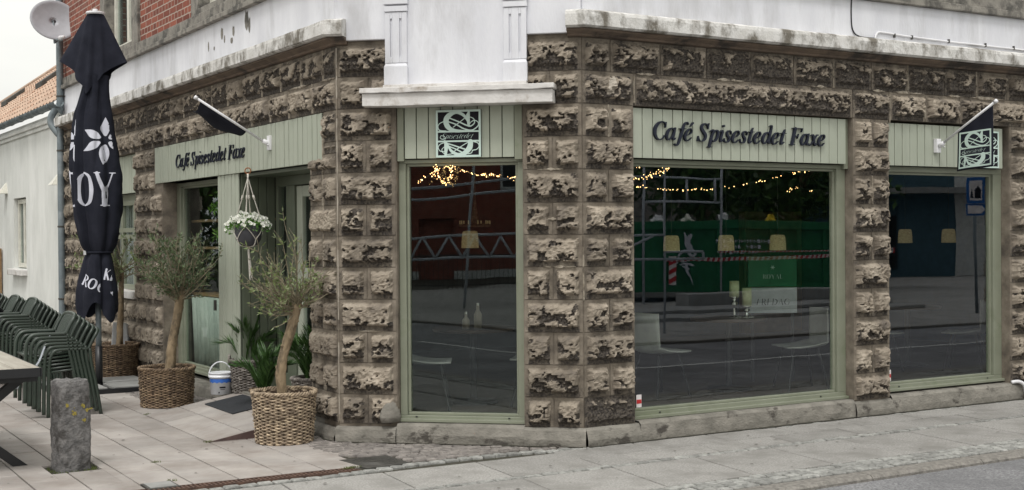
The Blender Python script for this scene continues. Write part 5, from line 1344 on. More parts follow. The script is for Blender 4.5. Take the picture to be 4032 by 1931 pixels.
# four-cornered wind flap hanging over the top
flap = MB(); n = 96; m = 22
def flap_pt(th, b):
    # corner lobes at four compass points of the cloth, seen left, right and middle front
    lob = [(math.pi*.98, 1.0, 3.46, .33), (.0-.06, 1.0, 3.44, .335), (-math.pi*.56, .9, 3.10, .17), (math.pi*.5, .9, 3.12, .2)]
    zt = 3.95; wsum = 0; z = 0; rr = 0
    for a, s, zc, rc in lob:
        d = (th-a+math.pi) % (2*math.pi)-math.pi; w_ = math.exp(-(d/.50)**2)+1e-4
        wsum += w_; z += w_*zc; rr += w_*rc
    z /= wsum; rr /= wsum
    base = .115+.085*abs(math.cos(th))
    peak = max(math.exp(-(((th-a+math.pi) % (2*math.pi)-math.pi)/.33)**2) for a, *_ in lob)
    re = base+(rr-base)*peak*1.0; ze = 3.27+(z-3.27)*(.3+.7*peak)
    r0 = .085; r = r0+(re-r0)*(b**.92); r *= 1+.10*math.sin(th*8+2)*b
    return rtv*(math.cos(th)*r-.04*b*0+(.0-.03*b))+fwv*math.sin(th)*r*.8+Vector((0, 0, zt+(ze-zt)*b))
ids = [[flap.vert(flap_pt(2*math.pi*i/n, j/m)) for i in range(n)] for j in range(m+1)]
for A, B in zip(ids, ids[1:]):
    for i in range(n): flap.face(A[i], B[i], B[(i+1) % n], A[(i+1) % n])
fo = flap.build('wind_flap', BLACKCLOTH, t, smooth=True)
mb = MB(); mb.lathe([(.094, 3.945), (.097, 3.965), (.09, 3.972), (.03, 3.978)], 28); mb.lathe([(.03, 3.976), (.028, 4.0), (.018, 4.005)], 16); mb.build('cap', WHITEM, t, smooth=True)
mb = MB(); mb.lathe([(.030, .42), (.030, 1.0)], 18); mb.build('pole', ZINC, t, smooth=True)
mb = MB(); mb.lathe([(.037, .03), (.037, .45)], 18); mb.build('pole_sleeve', BLACKM, t, smooth=True)
mb = MB()
for k in range(2):
    v = Vector((math.cos(k*math.pi/2), math.sin(k*math.pi/2), 0)); q = Vector((-v.y, v.x, 0))
    mb.hexa([v*-.52+q*-.03+Vector((0, 0, .004+.001*k)), v*.52+q*-.03+Vector((0, 0, .004+.001*k)), v*.52+q*.03+Vector((0, 0, .004+.001*k)), v*-.52+q*.03+Vector((0, 0, .004+.001*k)), v*-.52+q*-.03+Vector((0, 0, .036+.001*k)), v*.52+q*-.03+Vector((0, 0, .036+.001*k)), v*.52+q*.03+Vector((0, 0, .036+.001*k)), v*-.52+q*.03+Vector((0, 0, .036+.001*k))])
for a in (-.53, .50): mb.box(a, a+.03, -.53, .53, .003, .05); mb.box(-.5, .5, a, a+.03, .0035, .049)
mb.build('base_frame', BLACKM, t)
for sx in (-1, 1):
    for sy in (-1, 1):
        mb = MB(); mb.box(min(sx*.03, sx*.5), max(sx*.03, sx*.5), min(sy*.035, sy*.5), max(sy*.035, sy*.5), .012, .062); mb.build('base_slab', CONCRETE, t, bevel=.006)
# printing on the cloth: fine grid of cells wrapped on the folded surface
def on_surface(fn, x, z, out=.003):
    """front point of the shell at lateral position x and height z"""
    lo, hi = -math.pi, 0.0
    # lateral coordinate grows with th on the front half (-pi..0)
    best = None
    def lat(th): return fn(th, z).dot(rtv)
    for _ in range(22):
        mid = (lo+hi)/2
        if lat(mid) < x: lo = mid
        else: hi = mid
    q = fn((lo+hi)/2, z); return q-fwv*out
def wrap(name, strokes, polys, fn, cell, m, parent, xmin=-9, xmax=9):
    V, Fs = raster_shape(strokes, polys, cell); mb = MB(); lim = {}
    keep = []
    for x, z in V:
        zz = round(z, 2)
        if zz not in lim: lim[zz] = (fn(-math.pi, z).dot(rtv), fn(0, z).dot(rtv))
        a, b = lim[zz]; ok = a+.004 < x < b-.004 and xmin < x < xmax; keep.append(ok)
        mb.v.append(tuple(on_surface(fn, x, z)) if ok else (0, 0, 0))
    for f in Fs:
        if all(keep[k] for k in f): mb.face(*f)
    return mb.build(name, m, parent)
PX = lambda px: (px-385)/373.0/1.0     # lateral metres from the pole axis
def petal(cx, cz, ang, l, w_):
    return [tuple(q) for q in cat2([(cx+math.cos(ang)*a, cz+math.sin(ang)*a, w_*b) for a, b in ((.0, .45), (l*.25, .95), (l*.45, 1.0), (l*.7, .62), (l, .04))], 6)]
pets = []
cx, cz = PX(432), 2.612
for ang, l in ((90, .21), (-90, .225), (152, .20), (208, .21), (28, .18), (-28, .18)):
    a = R_(ang); pets.append(petal(cx+math.cos(a)*.045*1.2, cz+math.sin(a)*.062, a, l-.03, .040))
cx2 = PX(322)
for ang in (150, 210, 90, -90, 30, -30):
    a = R_(ang); pets.append(petal(cx2+math.cos(a)*.045*1.2, cz+math.sin(a)*.062, a, .17, .038))
xs_split = PX(336)
for k, p_ in enumerate(pets): wrap('petal_print', [p_], [], canopy_pt, .007, PRINT, can, xmin=PX(343) if k < 6 else -9, xmax=9 if k < 6 else PX(322))
st, _, _ = text_strokes('OY', None, size=.53, slant=0, weight=.92, x0=PX(323)-.02, y0=1.925)
xa_, xb_ = min(p[0] for q in st for p in q), max(p[0] for q in st for p in q)
st = [[(PX(333)+(p[0]-xa_)*(PX(470)-PX(333))/(xb_-xa_), p[1], p[2]*.66) for p in s] for s in st]
wrap('letter_print', st[:1], [], canopy_pt, .007, PRINT, can, xmin=PX(330)); wrap('letter_print', st[1:], [], canopy_pt, .007, PRINT, can, xmin=PX(330))
st, _, _ = text_strokes('D', None, size=.53, slant=0, weight=.9, x0=PX(250), y0=1.925)
wrap('letter_print', st, [], canopy_pt, .007, PRINT, can, xmax=PX(314))
def rot_text(txt, size, x0, z0, ang, weight=.95, squash=.85):
    st, _, _ = text_strokes(txt, None, size=size, slant=.05, weight=weight); c, s = math.cos(ang), math.sin(ang)
    return [[(x0+p[0]*squash*c-p[1]*s, z0+p[0]*squash*s+p[1]*c, p[2]) for p in q] for q in st]
wrap('letter_print', rot_text('ROC', .165, PX(328), 1.115, R_(-22)), [], skirt_pt, .0055, PRINT, sk, xmax=PX(412))
wrap('letter_print', rot_text('KI', .165, PX(416), 1.16, R_(-10), squash=.6), [], skirt_pt, .0055, PRINT, sk, xmin=PX(417))
wrap('letter_print', rot_text('VA', .16, PX(444), 1.05, R_(-50), squash=.7) if False else rot_text('LA', .16, PX(446), 1.03, R_(-62), squash=.8), [], skirt_pt, .0055, PRINT, sk)


# ------------------------------------------------------------------ stacked garden armchairs
def make_chair():
    t = thing('garden_chair', 'x', 'chair', (0, 0, 0), 0, 'stacked dark green garden chairs')
    W2 = .235; tr = .017
    for sy in (-1, 1):
        mb = MB(); y = sy*W2
        P = [(-.228, y, 0)]+[(-.222, y, .30), (-.215, y, .47), (-.205, y, .535), (-.175, y, .582), (-.125, y, .598), (.02, y, .597), (.122, y, .597)]
        mb.tube(spline(P, 5), tr, 9); mb.build('armrest', CHAIRG, t, smooth=True)
        mb = MB(); mb.tube(spline([(.228, y*1.0, 0), (.19, y, .25), (.148, y, .46), (.135, y, .597)], 5), tr, 9); mb.build('leg', CHAIRG, t, smooth=True)
    mb = MB()   # back hoop
    P = [(.122, -W2, .59), (.165, -W2, .68), (.20, -W2*.95, .735), (.218, -W2*.72, .760), (.223, 0, .768), (.218, W2*.72, .760), (.20, W2*.95, .735), (.165, W2, .68), (.122, W2, .59)]
    mb.tube(spline(P, 6), tr, 9); mb.build('back_hoop', CHAIRG, t, smooth=True)
    mb = MB()
    for k in range(9):
        y = -W2*.78+W2*1.56*k/8; zt = .757 if 0 < k < 8 else .748
        pts = spline([(.105, y*.92, .435), (.125, y*.95, .56), (.17, y, .67), (.216, y, zt)], 5)
        mb.tube([p for p in pts], .0105, 6)
    mb.build('back_slats', CHAIRG, t, smooth=True)
    mb = MB()
    n = 12; rows = []
    for i in range(n+1):
        x = -.21+.315*i/n; z = .432-.012*math.sin(i/n*3.1)+(-.02*(1-i/n*6) if i < 2 else 0)*.6
        rows.append([mb.vert((x, yy*W2*.93, z+dz)) for dz in (0, -.018) for yy in (-1, -.5, 0, .5, 1)])
    for A, B in zip(rows, rows[1:]):
        for k in range(4): mb.face(A[k], A[k+1], B[k+1], B[k]); mb.face(A[5+k], B[5+k], B[6+k], A[6+k])
        mb.face(A[0], B[0], B[5], A[5]); mb.face(A[4], A[9], B[9], B[4])
    for R0 in (rows[0], rows[-1]):
        for k in range(4): mb.face(R0[k], R0[5+k], R0[6+k], R0[k+1])
    mb.tube([(-.205, -W2, .415), (-.205, W2, .415)], .011, 7); mb.tube([(.12, -W2, .43), (.12, W2, .43)], .011, 7)
    for sy in (-1, 1): mb.tube([(-.218, sy*W2, .40), (.14, sy*W2, .43)], .011, 7)
    mb.build('seat', CHAIRG, t, smooth=True)
    return t
ch0 = make_chair(); used = False
posn = ['lowest', 'second', 'third', 'fourth', 'fifth', 'sixth', 'topmost']
stacks = [(-2.848, 4.15, 6, 'front stack, nearest the granite bollard'), (-2.66, 6.65, 7, 'second stack, behind the front one'), (-2.70, 7.45, 7, 'third stack, behind the dark table'), (-2.72, 8.6, 7, 'fourth stack at the left edge')]
for sx, sy, n, desc in stacks:
    for k in range(n):
        c = ch0 if not used else copy_tree(ch0); used = True
        nm = 'topmost' if k == n-1 else posn[k]
        c.location = (sx-.039*k, sy+.002*((k*3) % 3-1), .0285*k+.001)
        c['label'] = f'dark green slatted garden armchair, {nm} of the {desc}'
        c['group'] = 'stacked dark green garden chairs'

# ------------------------------------------------------------------ tables on the left
t = thing('picnic_table', 'pale plank-topped table with black crossed steel legs at the left edge', 'table', (-4.1, 1.4, 0))
for k in range(5):
    mb = MB(); x1 = .42-.165*k; mb.box(x1-.161, x1, -.27+.003*(k % 2), 1.70, .683, .722); mb.build('plank', WOODT, t, bevel=.004)
mb = MB(); mb.box(-.40, .425, -.285, -.272, .66, .720); mb.box(.4215, .432, -.285, 1.72, .66, .718); mb.box(-.40, .42, -.2, 1.6, .62, .682); mb.build('apron', BLACKM, t)
for y0 in (.115, 1.35):
    for sgn in (1, -1):
        mb = MB(); a = Vector((.38*sgn-.02, y0, 0)); b = Vector((-.42*sgn-.02, y0, .66)); d = (b-a).normalized(); q = Vector((d.z, 0, -d.x))*.042
        yy = y0+(.03 if sgn > 0 else -.03)
        P = []
        for zz, dy in ((0, 0),):
            for yv in (yy-.028, yy+.028): pass
        ext = lambda p, s: p+q*s
        A = [Vector((a.x-.05, yy-.028, 0)), Vector((a.x+.05, yy-.028, 0)), Vector((a.x+.05, yy+.028, 0)), Vector((a.x-.05, yy+.028, 0))]
        B = [Vector((b.x-.05, yy-.028, .655)), Vector((b.x+.05, yy-.028, .655)), Vector((b.x+.05, yy+.028, .655)), Vector((b.x-.05, yy+.028, .655))]
        mb.hexa(A+B); mb.build('leg', BLACKM, t, bevel=.003)
t = thing('bistro_table', 'dark square table between the chair stacks at the left edge', 'table', (-3.35, 7.05, 0))
mb = MB(); mb.box(-.42, .46, -.35, .35, .69, .715); mb.box(-.40, .44, -.33, .33, .60, .66); mb.build('tabletop', BLACKM, t, bevel=.004)
for sx in (-.38, .42):
    for sy in (-.3, .3): mb = MB(); mb.box(sx-.02, sx+.02, sy-.02, sy+.02, 0, .60); mb.build('leg', BLACKM, t)
for (hx_, hy_, lab) in ((-3.44, 6.98, 'black roll-shaped holder at the left on the dark table'), (-2.98, 6.95, 'black roll-shaped holder at the right on the dark table')):
    s = thing('menu_holder', lab, 'holder', (hx_, hy_, .716), R_(30), 'holders on the dark table')
    mb = MB(); mb.tube([(.035*math.cos(u), 0, .055+.05*math.sin(u)) for u in np.linspace(-.6, 3.74, 16)], .022, 8); mb.box(-.045, .045, -.03, .03, 0, .012); mb.build('loop', BLACKM, s, smooth=True)
# chain tying the chairs to the table
mb = MB(); P = spline([(-3.72, 1.75, .52), (-3.55, 2.5, .50), (-3.3, 3.2, .55), (-3.12, 3.85, .62), (-3.07, 3.93, .70), (-3.06, 3.9, .73)], 26)
for i in range(0, len(P)-1):
    a, b = P[i], P[i+1]; d = (b-a); l = d.length
    if l < 1e-4: continue
    d.normalize(); s = d.orthogonal().normalized() if i % 2 else d.cross(d.orthogonal()).normalized()
    mb.tube([a+d*l*.5+d*(l*.62)*math.cos(u)+s*.008*math.sin(u) for u in np.linspace(0, 6.28, 11)[:-1]], .0026, 5, closed=True)
tag(mb.build('chain', STEEL, smooth=True), 'steel chain looped from the picnic table to the front chair stack', 'chain')
t = thing('round_back_chair', 'dark chair with arched spindle back showing above the green stacks', 'chair', (-2.62, 10.2, 0))
mb = MB(); mb.tube([(.24*math.cos(u), 0, .62+.27*math.sin(u)) for u in np.linspace(0, math.pi, 24)], .013, 8); mb.build('back_arch', BLACKM, t, smooth=True)
mb = MB()
for k in range(5): x = -.16+.08*k; mb.tube([(x, 0, .45), (x, 0, .62+math.sqrt(max(0, .27**2*(1-(x/.24)**2))))], .005, 6)
mb.build('spindles', BLACKM, t); mb = MB(); mb.lathe([(.22, .43), (.23, .45), (.2, .455)], 24); mb.build('seat', BLACKM, t)
for a in range(4): mb = MB(); u = a*math.pi/2+.78; mb.tube([(.18*math.cos(u), .18*math.sin(u), .43), (.22*math.cos(u), .22*math.sin(u), 0)], .011, 7); mb.build('leg', BLACKM, t)

# ------------------------------------------------------------------ neighbouring white house, downpipe, dish
nb = thing('white_house', 'low limewashed house with orange tiled roof and zinc gutter beyond the cafe', 'house', (C0.x, C0.y+9.4, 0))
for_p = nb
def NB(mb, name, m, **k):
    o = mb.build(name, m, None, **k); o.parent = nb; o.matrix_parent_inverse = Matrix.Translation(nb.location).inverted(); return o
mb = MB(); V0, V1 = VEND+.02, 30
mb.fbox(FL, V0, 12.0, -.4, 0, -.05, 3.2); mb.fbox(FL, 13.0, V1, -.4, 0, -.05, 3.2); mb.fbox(FL, 12.001, 12.999, -.4, 0, -.05, 1.10); mb.fbox(FL, 12.001, 12.999, -.4, 0, 2.24, 3.2)
NB(mb, 'wall', WHITEWALL)
mb = MB(); mb.fbox(FL, V0, V1, .0, .03, 3.19, 3.25); mb.fbox(FL, V0, V1, .0, .06, 3.251, 3.31); mb.fbox(FL, V0, V1, .0, .035, 3.311, 3.36)
NB(mb, 'eaves_cornice', WHITEWALL, bevel=.006)
mb = MB()
n = 10
for k in range(n):
    a0 = math.pi+math.pi*k/n; a1 = math.pi+math.pi*(k+1)/n
    A = [FL(v, 3.46+.07*math.sin(a), .13+.07*math.cos(a)) for v in (V0-.35, V1) for a in (a0,)]; B = [FL(v, 3.46+.07*math.sin(a1), .13+.07*math.cos(a1)) for v in (V0-.35, V1)]
    mb.poly([A[0], A[1], B[1], B[0]])
for k in range(26):
    v = V0+.1+k*.75
    mb.tube([FL(v, 3.46+.072*math.sin(a), .13+.072*math.cos(a)) for a in np.linspace(math.pi, 2*math.pi, 9)], .007, 5)
NB(mb, 'gutter', ZINC, smooth=True)
mb = MB(); nr = 13; nc = 96
def RP(v, s, dz=0): 
    zr = 5.45-(v-9.3)*.028
    return FL(v, 3.47+(zr-3.47)*s+dz, .12-2.15*s)
for j in range(nr):
    s0 = j/nr; s1 = (j+1.12)/nr
    for i in range(nc):
        v0 = V0+i*.215; 
        for k in range(4):
            a, b = v0+.215*k/4, v0+.215*(k+1)/4; ha, hb = .022*math.sin(math.pi*2*(k/4)), .022*math.sin(math.pi*2*((k+1)/4))
            mb.poly([RP(a, s0, .03+ha), RP(b, s0, .03+hb), RP(b, s1, .006+hb), RP(a, s1, .006+ha)])
rf = NB(mb, 'roof', TILE)
mb = MB(); mb.tube([RP(V0, 1, .02), RP(V1, 1, .02)], .07, 8); mb.parent = None
o = mb.build('ridge', TILE, rf, smooth=True); o.matrix_parent_inverse = Matrix.Identity(4)
o.parent = nb; o.matrix_parent_inverse = Matrix.Translation(nb.location).inverted()
for vv, s0, s1 in ((18.3, .45, .62), (14.6, .42, .55)):
    mb = MB(); mb.hexa([RP(vv, s0, .04), RP(vv+.55, s0, .04), RP(vv+.55, s1, .04), RP(vv, s1, .04), RP(vv, s0, .14), RP(vv+.55, s0, .14), RP(vv+.55, s1, .12), RP(vv, s1, .12)]); NB(mb, 'skylight', IRON, bevel=.01)
wn = sash(nb, FL, 12.02, 12.98, 1.12, 2.22, -.06, .07, mull=(12.5,), label='narrow white window standing open'); 
wn.matrix_parent_inverse = Matrix.Translation(nb.location).inverted()
mb = MB(); mb.fbox(FL, 11.95, 13.08, -.05, .10, 1.0, 1.095); NB(mb, 'window_sill', CORNICE_W, bevel=.01)
mb = MB(); mb.fbox(FL, 12.0, 13.0, -.9, -.7, 1.0, 2.3); NB(mb, 'curtain', DARK)  # near-black panel filling the opening behind the window
for vv in (13.62, 9.62):
    mb = MB(); mb.hexa([FL(vv-.12, 2.34, 0), FL(vv+.12, 2.34, 0), FL(vv+.12, 2.34, .14), FL(vv-.12, 2.34, .14), FL(vv-.03, 2.52, 0), FL(vv+.03, 2.52, 0), FL(vv+.03, 2.52, .01), FL(vv-.03, 2.52, .01)]); NB(mb, 'vent_hood', PVC)
mb = MB(); mb.fbox(FL, 14.0, 14.12, .02, .12, 0, 1.42); tag(mb.build('wooden_post', WOOD, bevel=.006), 'brown wooden post against the white house at the left edge', 'post')

t = thing('downpipe', 'grey zinc downpipe with a kink where the white house meets the cafe', 'downpipe', FL(9.3, 0, .06))
mb = MB(); pp = [FL(9.22, 5.6, .07), FL(9.22, 3.52, .07), FL(9.24, 3.42, .09), FL(9.30, 3.28, .17), FL(9.30, 3.16, .17), FL(9.24, 3.02, .09), FL(9.22, 2.9, .07), FL(9.22, .0, .07)]
mb.v = []; mb.tube(spline(pp, 5), .048, 14); o = mb.build('pipe', ZINC, None, smooth=True); o.parent = t; o.matrix_parent_inverse = Matrix.Translation(t.location).inverted()
for z in (.75, 1.75, 3.55, 2.8):
    mb = MB(); c = FL(9.22, z, .07); mb.lathe([(.053, -.012), (.055, 0), (.053, .012)], 16, c=c); mb.tube([c, FL(9.1, z, -.02)], .006, 6); o = mb.build('pipe_clip', IRON, None); o.parent = t; o.matrix_parent_inverse = Matrix.Translation(t.location).inverted()
# dish
t = thing('satellite_dish', 'pale grey satellite dish on an arm at the top of the downpipe', 'satellite dish', (-1.70, 10.18, 4.33))
dc = Vector((0, 0, .22)); nrm = (Vector(cam.location)-Vector(t.location)).normalized(); nrm = (Matrix.Rotation(R_(14), 3, 'Z') @ nrm); nrm.z = .22; nrm.normalize()
ax = nrm.cross(Vector((0, 0, 1))).normalized(); ay = ax.cross(nrm)
mb = MB(); n = 40; rings = []
for j in range(9):
    r = j/8
    rings.append([mb.vert(dc+ax*(-.325*r*math.cos(2*math.pi*i/n))+ay*(.285*r*math.sin(2*math.pi*i/n))+nrm*(.07*r*r-.07)) for i in range(n)])
for A, B in zip(rings[1:], rings[2:]):
    for i in range(n): mb.face(A[i], A[(i+1) % n], B[(i+1) % n], B[i])
mb.face(*rings[1])
di = mb.build('reflector', DISHG, t, smooth=True); md = di.modifiers.new('sol', 'SOLIDIFY'); md.thickness = .012; md.offset = -1
mb = MB(); mb.tube([dc-ay*.27-nrm*.02, dc-ay*.40+nrm*.30], .012, 8); mb.tube([dc-nrm*.07, dc-nrm*.07-ay*.30, FL(9.22, 4.36, .07)-Vector(t.location)], .018, 8); mb.build('arm', ZINC, t)
mb = MB(); e = dc-ay*.36+nrm*.30; mb.tube([e-nrm*.02, e-nrm*.10+ay*.03], [.035, .028], 12); mb.tube([e, e+nrm*.08-ay*.02], .022, 10); mb.build('receiver', WHITEM, t, smooth=True)

# grey board leaning on the wall
mb = MB(); mb.hexa([(-1.80, 6.95, .0), (-1.50, 7.10, .0), (-1.47, 7.2, .0), (-1.77, 7.1, .0), (-1.72, 7.1, .62), (-1.55, 7.2, .60), (-1.47, 7.3, .56), (-1.66, 7.3, .60)])
tag(mb.build('leaning_board', STYRO, bevel=.004), 'pale grey board leaning on the stone wall behind the farthest olive basket', 'board')
# overflow pipe and cable on the right front
mb = MB(); mb.tube(spline([FR(4.86, .165, .02), FR(4.93, .17, .05), FR(4.985, .13, .07), FR(5.0, .05, .075), FR(5.03, -.03, .075)], 5), .017, 10)
tag(mb.build('overflow_pipe', WHITEM, smooth=True), 'short white bent pipe at the foot of the right-hand wall', 'pipe')
t = thing('wall_cable', 'dark cable and white conduit clipped along the white band at the upper right', 'cable')
mb = MB(); mb.tube(spline([FR(2.79, 3.60, .02), FR(2.785, 3.45, .02), FR(2.80, 3.33, .022), FR(2.87, 3.278, .03), FR(3.05, 3.275, .03)], 5), .006, 6); mb.build('cable', BLACKM, t, smooth=True)
mb = MB(); mb.tube(spline([FR(3.06, 3.275, .03), FR(3.09, 3.32, .025), FR(3.16, 3.335, .022), FR(3.52, 3.322, .022), FR(4.3, 3.312, .022), FR(6.2, 3.305, .022)], 6), .009, 7); mb.build('conduit', WHITEM, t, smooth=True)
mb = MB()
for u in (3.3, 3.52, 4.0, 4.5, 4.9): mb.fbox(FR, u, u+.012, .015, .034, 3.30, 3.335)
mb.build('clips', IRON, t)
for u, z, o in ((.60, .285, -.125), (3.375, .31, -.125)):
    s = thing('sticker', 'small red and white sticker low on the left of the big window' if u < 1 else 'small red and white sticker low on the left of the flag window', 'sticker', (u, -o, z))
    mb = MB(); mb.box(-.02, .03, .0005, .0015, -.05, .05); mb.build('paper', WHITEP, s); mb = MB(); mb.box(-.018, .028, -.0008, .0002, -.02, .012); mb.build('print', REDP, s)

# ------------------------------------------------------------------ things inside the cafe
def pendant(label, x, y, z, h=.165, r=.085):
    t = thing('pendant_lamp', label, 'lamp', (x, y, z), 0, 'raffia pendant lamps')
    mb = MB(); n = 40; prof = [(r, 0), (r*.98, h*.4), (r*.90, h*.85), (r*.80, h*.97), (r*.5, h)]
    rings = [[mb.vert(((q+.0025*math.sin(i*2.6+j*1.9))*math.cos(2*math.pi*i/n), (q+.0025*math.sin(i*2.6+j*1.9))*math.sin(2*math.pi*i/n), z_)) for i in range(n)] for j, (q, z_) in enumerate([(prof[0][0]+(prof[1][0]-prof[0][0])*k/8, h*.4*k/8) for k in range(8)]+[(prof[1][0]+(prof[2][0]-prof[1][0])*k/7, h*(.4+.45*k/7)) for k in range(7)]+prof[2:])]
    for A, B in zip(rings, rings[1:]):
        for k in range(n): mb.face(A[k], A[(k+1) % n], B[(k+1) % n], B[k])
    mb.build('lamp_shade', RAFFIA, t); mb = MB(); mb.tube([(0, 0, h), (0, 0, 2.55-z)], .003, 6); mb.build('cord', BLACKM, t)
pendant('leftmost raffia pendant lamp in the big window', 2.04, 1.53, 1.43, .145, .075); pendant('middle raffia pendant lamp in the big window', 2.47, 1.26, 1.43, .145, .075); pendant('right raffia pendant lamp in the big window', 2.89, 1.02, 1.43, .145, .075)
pendant('left raffia pendant lamp in the window under the flag', 5.46, 1.80, 1.47, .15, .075); pendant('right raffia pendant lamp in the window under the flag', 5.87, 1.56, 1.47, .15, .075)
pendant('single raffia pendant lamp in the narrow corner window', .09, 1.89, 1.48, .15, .075)
def cafe_table(label, x, y, r=.45, sq=False, h=.7):
    t = thing('cafe_table', label, 'table', (x, y, .12), 0, 'cafe tables indoors'); h -= .705
    mb = MB(); mb.lathe([(r*.98, .555+h), (r, .565+h), (r, .58+h), (r*.985, .585+h)], 40)
    mb.build('tabletop', DWOOD, t, smooth=False); mb = MB(); mb.lathe([(.22, 0), (.2, .02), (.03, .04), (.028, .555+h)], 20); mb.build('pedestal', BLACKM, t)
    return t
cafe_table('round dark table with two candles behind the big window', 2.57, 1.35, .36, h=.80); cafe_table('round dark table behind the narrow corner window', .12, 1.9, .36, h=.78)
cafe_table('dark table behind the window under the flag', 5.6, 1.9, .36, h=.78)
def shell_chair(label, x, y, rz):
    t = thing('cafe_chair', label, 'chair', (x, y, .12), R_(rz), 'pale shell chairs indoors')
    mb = MB(); n, m = 12, 14; ids = []
    for j in range(m+1):
        s = j/m; row = []
        for i in range(n+1):
            a = (i/n-.5)*2
            if s < .5: x_ = -.21+.40*s*2; z = .40-.02*math.sin(s*2*3.1)+.05*a*a*s*2
            else: k = (s-.5)*2; x_ = .19+.06*k-.06*a*a*k; z = .40+.36*k+.05*a*a*(1-k)
            row.append(mb.vert((x_, a*.21*(1-.12*abs(s-.5)), z)))
        ids.append(row)
    for A, B in zip(ids, ids[1:]):
        for i in range(n): mb.face(A[i], A[i+1], B[i+1], B[i])
    ob = mb.build('shell', SEATG, t, smooth=True); md = ob.modifiers.new('sol', 'SOLIDIFY'); md.thickness = .015
    for sx in (-1, 1):
        for sy in (-1, 1): mb = MB(); mb.tube([(sx*.12, sy*.12, .39), (sx*.2, sy*.19, 0)], .011, 7); mb.build('leg', BLACKM, t)
shell_chair('pale shell chair left of the table behind the big window', 1.75, 1.35, 185); shell_chair('pale shell chair right of the table behind the big window', 3.15, 1.0, -20)
shell_chair('pale shell chair left of the table behind the narrow corner window', -.42, 1.75, 150); shell_chair('pale shell chair right of the table behind the narrow corner window', .50, 1.45, -40)
shell_chair('pale shell chair left of the table behind the flag window', 4.9, 1.7, 170); shell_chair('pale shell chair right of the table behind the flag window', 5.7, 1.2, -60)
for lab, x, y, h, hc in (('taller candlestick with a cream pillar candle in the big window', 2.54, 1.23, .20, .145), ('shorter candlestick with a cream pillar candle in the big window', 2.64, 1.17, .11, .17)):
    t = thing('candlestick', lab, 'candlestick', (x, y, .801))
    mb = MB(); mb.box(-.045, .045, -.045, .045, 0, .012); mb.lathe([(.03, .012), (.012, .03), (.009, h*.45), (.03, h*.62), (.03, h*.72), (.009, h*.8), (.04, h*.95), (.04, h)], 20); mb.build('stand', SILVER, t, smooth=False)
    mb = MB(); mb.lathe([(.045, h+.001), (.046, h+hc*.5), (.044, h+hc), (.01, h+hc-.008)], 20); mb.build('candle', WAX, t, smooth=True)
for lab, x, y, r, h in (('taller pale bottle on the table in the narrow corner window', .10, 1.78, .036, .2), ('shorter pale jar on the table in the narrow corner window', -.03, 1.76, .032, .13)):
    t = thing('bottle', lab, 'bottle', (x, y, .781)); mb = MB(); mb.lathe([(r, 0), (r, h*.6), (r*.4, h*.8), (r*.4, h)], 18); mb.build('body', CLEAR, t, smooth=True)
    mb = MB(); mb.lathe([(r*.45, h), (r*.45, h+.02)], 14); mb.build('stopper', SILVER, t)
# boards standing inside the big window
t = thing('menu_board', 'green and white standing board reading FREDAG behind the big window', 'board', (3.35, 1.6, .12), R_(-31))
mb = MB(); mb.box(-.24, .24, -.02, .02, .68, .93); mb.build('poster', STYRO, t)
for sx in (-.2, .2): mb = MB(); mb.box(sx-.015, sx+.015, -.012, .012, 0, .679); mb.build('leg', BLACKM, t)
mb = MB(); mb = MB(); mb.box(-.24, .24, -.022, .018, .94, 1.24); mb.build('top_panel', CONTG, t)
st, _, _ = text_strokes('FREDAG', .34, slant=.1, weight=.6, x0=-.17, y0=.76); V, Fs = raster_shape(st, [], .003); mb = MB(); solid(mb, V, Fs, lambda x, y, o: (x, -.0215-o, y), .001); mb.build('lettering', BOARDBLK, t)
st, _, _ = text_strokes('ROYAL', .2, slant=0, weight=.7, x0=-.1, y0=1.02); V, Fs = raster_shape(st+[[(-.02, 1.13, .002), (.02, 1.13, .002)], [(-.01, 1.113, .002), (.01, 1.147, .002)], [(-.01, 1.147, .002), (.01, 1.113, .002)]], [], .003); mb = MB(); solid(mb, V, Fs, lambda x, y, o: (x, -.0235-o, y), .001); mb.build('lettering', MINT, t)
# fairy lights
bulb_me = MB(); bulb_me.lathe([(.001, -.007), (.006, -.004), (.007, 0), (.006, .004), (.001, .007)], 8, cap=False)
bulb0 = None
def fairy(label, pts, n, jit, seed, rad=1.0):
    global bulb0
    t = thing('string_lights', label, 'fairy lights', tuple(pts[0]), 0, 'warm fairy lights inside the windows'); o0 = Vector(pts[0]); r = random.Random(seed)
    P = spline(pts, 12); mb = MB(); mb.tube([p-o0 for p in P], .0015, 4); mb.build('wire', BLACKM, t)
    for k in range(n):
        u = r.random()*(len(P)-1.001); i = int(u); p = P[i].lerp(P[i+1], u-i)+rv(r)*jit*r.random()-o0
        if bulb0 is None: b = bulb_me.build('bulb', BULB, t); bulb0 = b
        else: b = bulb0.copy(); COL.objects.link(b); b.parent = t
        b.location = p; s = r.uniform(.38, .72)*rad; b.scale = (s, s, s)
fairy('dense bunch of fairy lights high at the left of the big window', [(1.25, 1.2, 2.05), (1.38, 1.12, 2.09), (1.5, 1.05, 2.12), (1.6, 1.0, 2.175)], 70, .035, 1, .9)
fairy('long sagging string of fairy lights across the big window', [(1.25, 1.2, 2.02), (1.51, 1.04, 1.99), (1.76, .89, 1.975), (2.05, .71, 2.0), (2.4, .5, 2.08), (2.69, .33, 2.15)], 75, .02, 2, .9)
fairy('short row of fairy lights at the top left of the big window', [(1.3, 1.17, 2.165), (1.42, 1.1, 2.19), (1.5, 1.05, 2.2)], 8, .01, 3)
fairy('faint sparse fairy lights low at the right of the big window', [(2.48, .46, 1.96), (2.58, .40, 1.985), (2.69, .34, 1.955)], 16, .02, 4, .7)
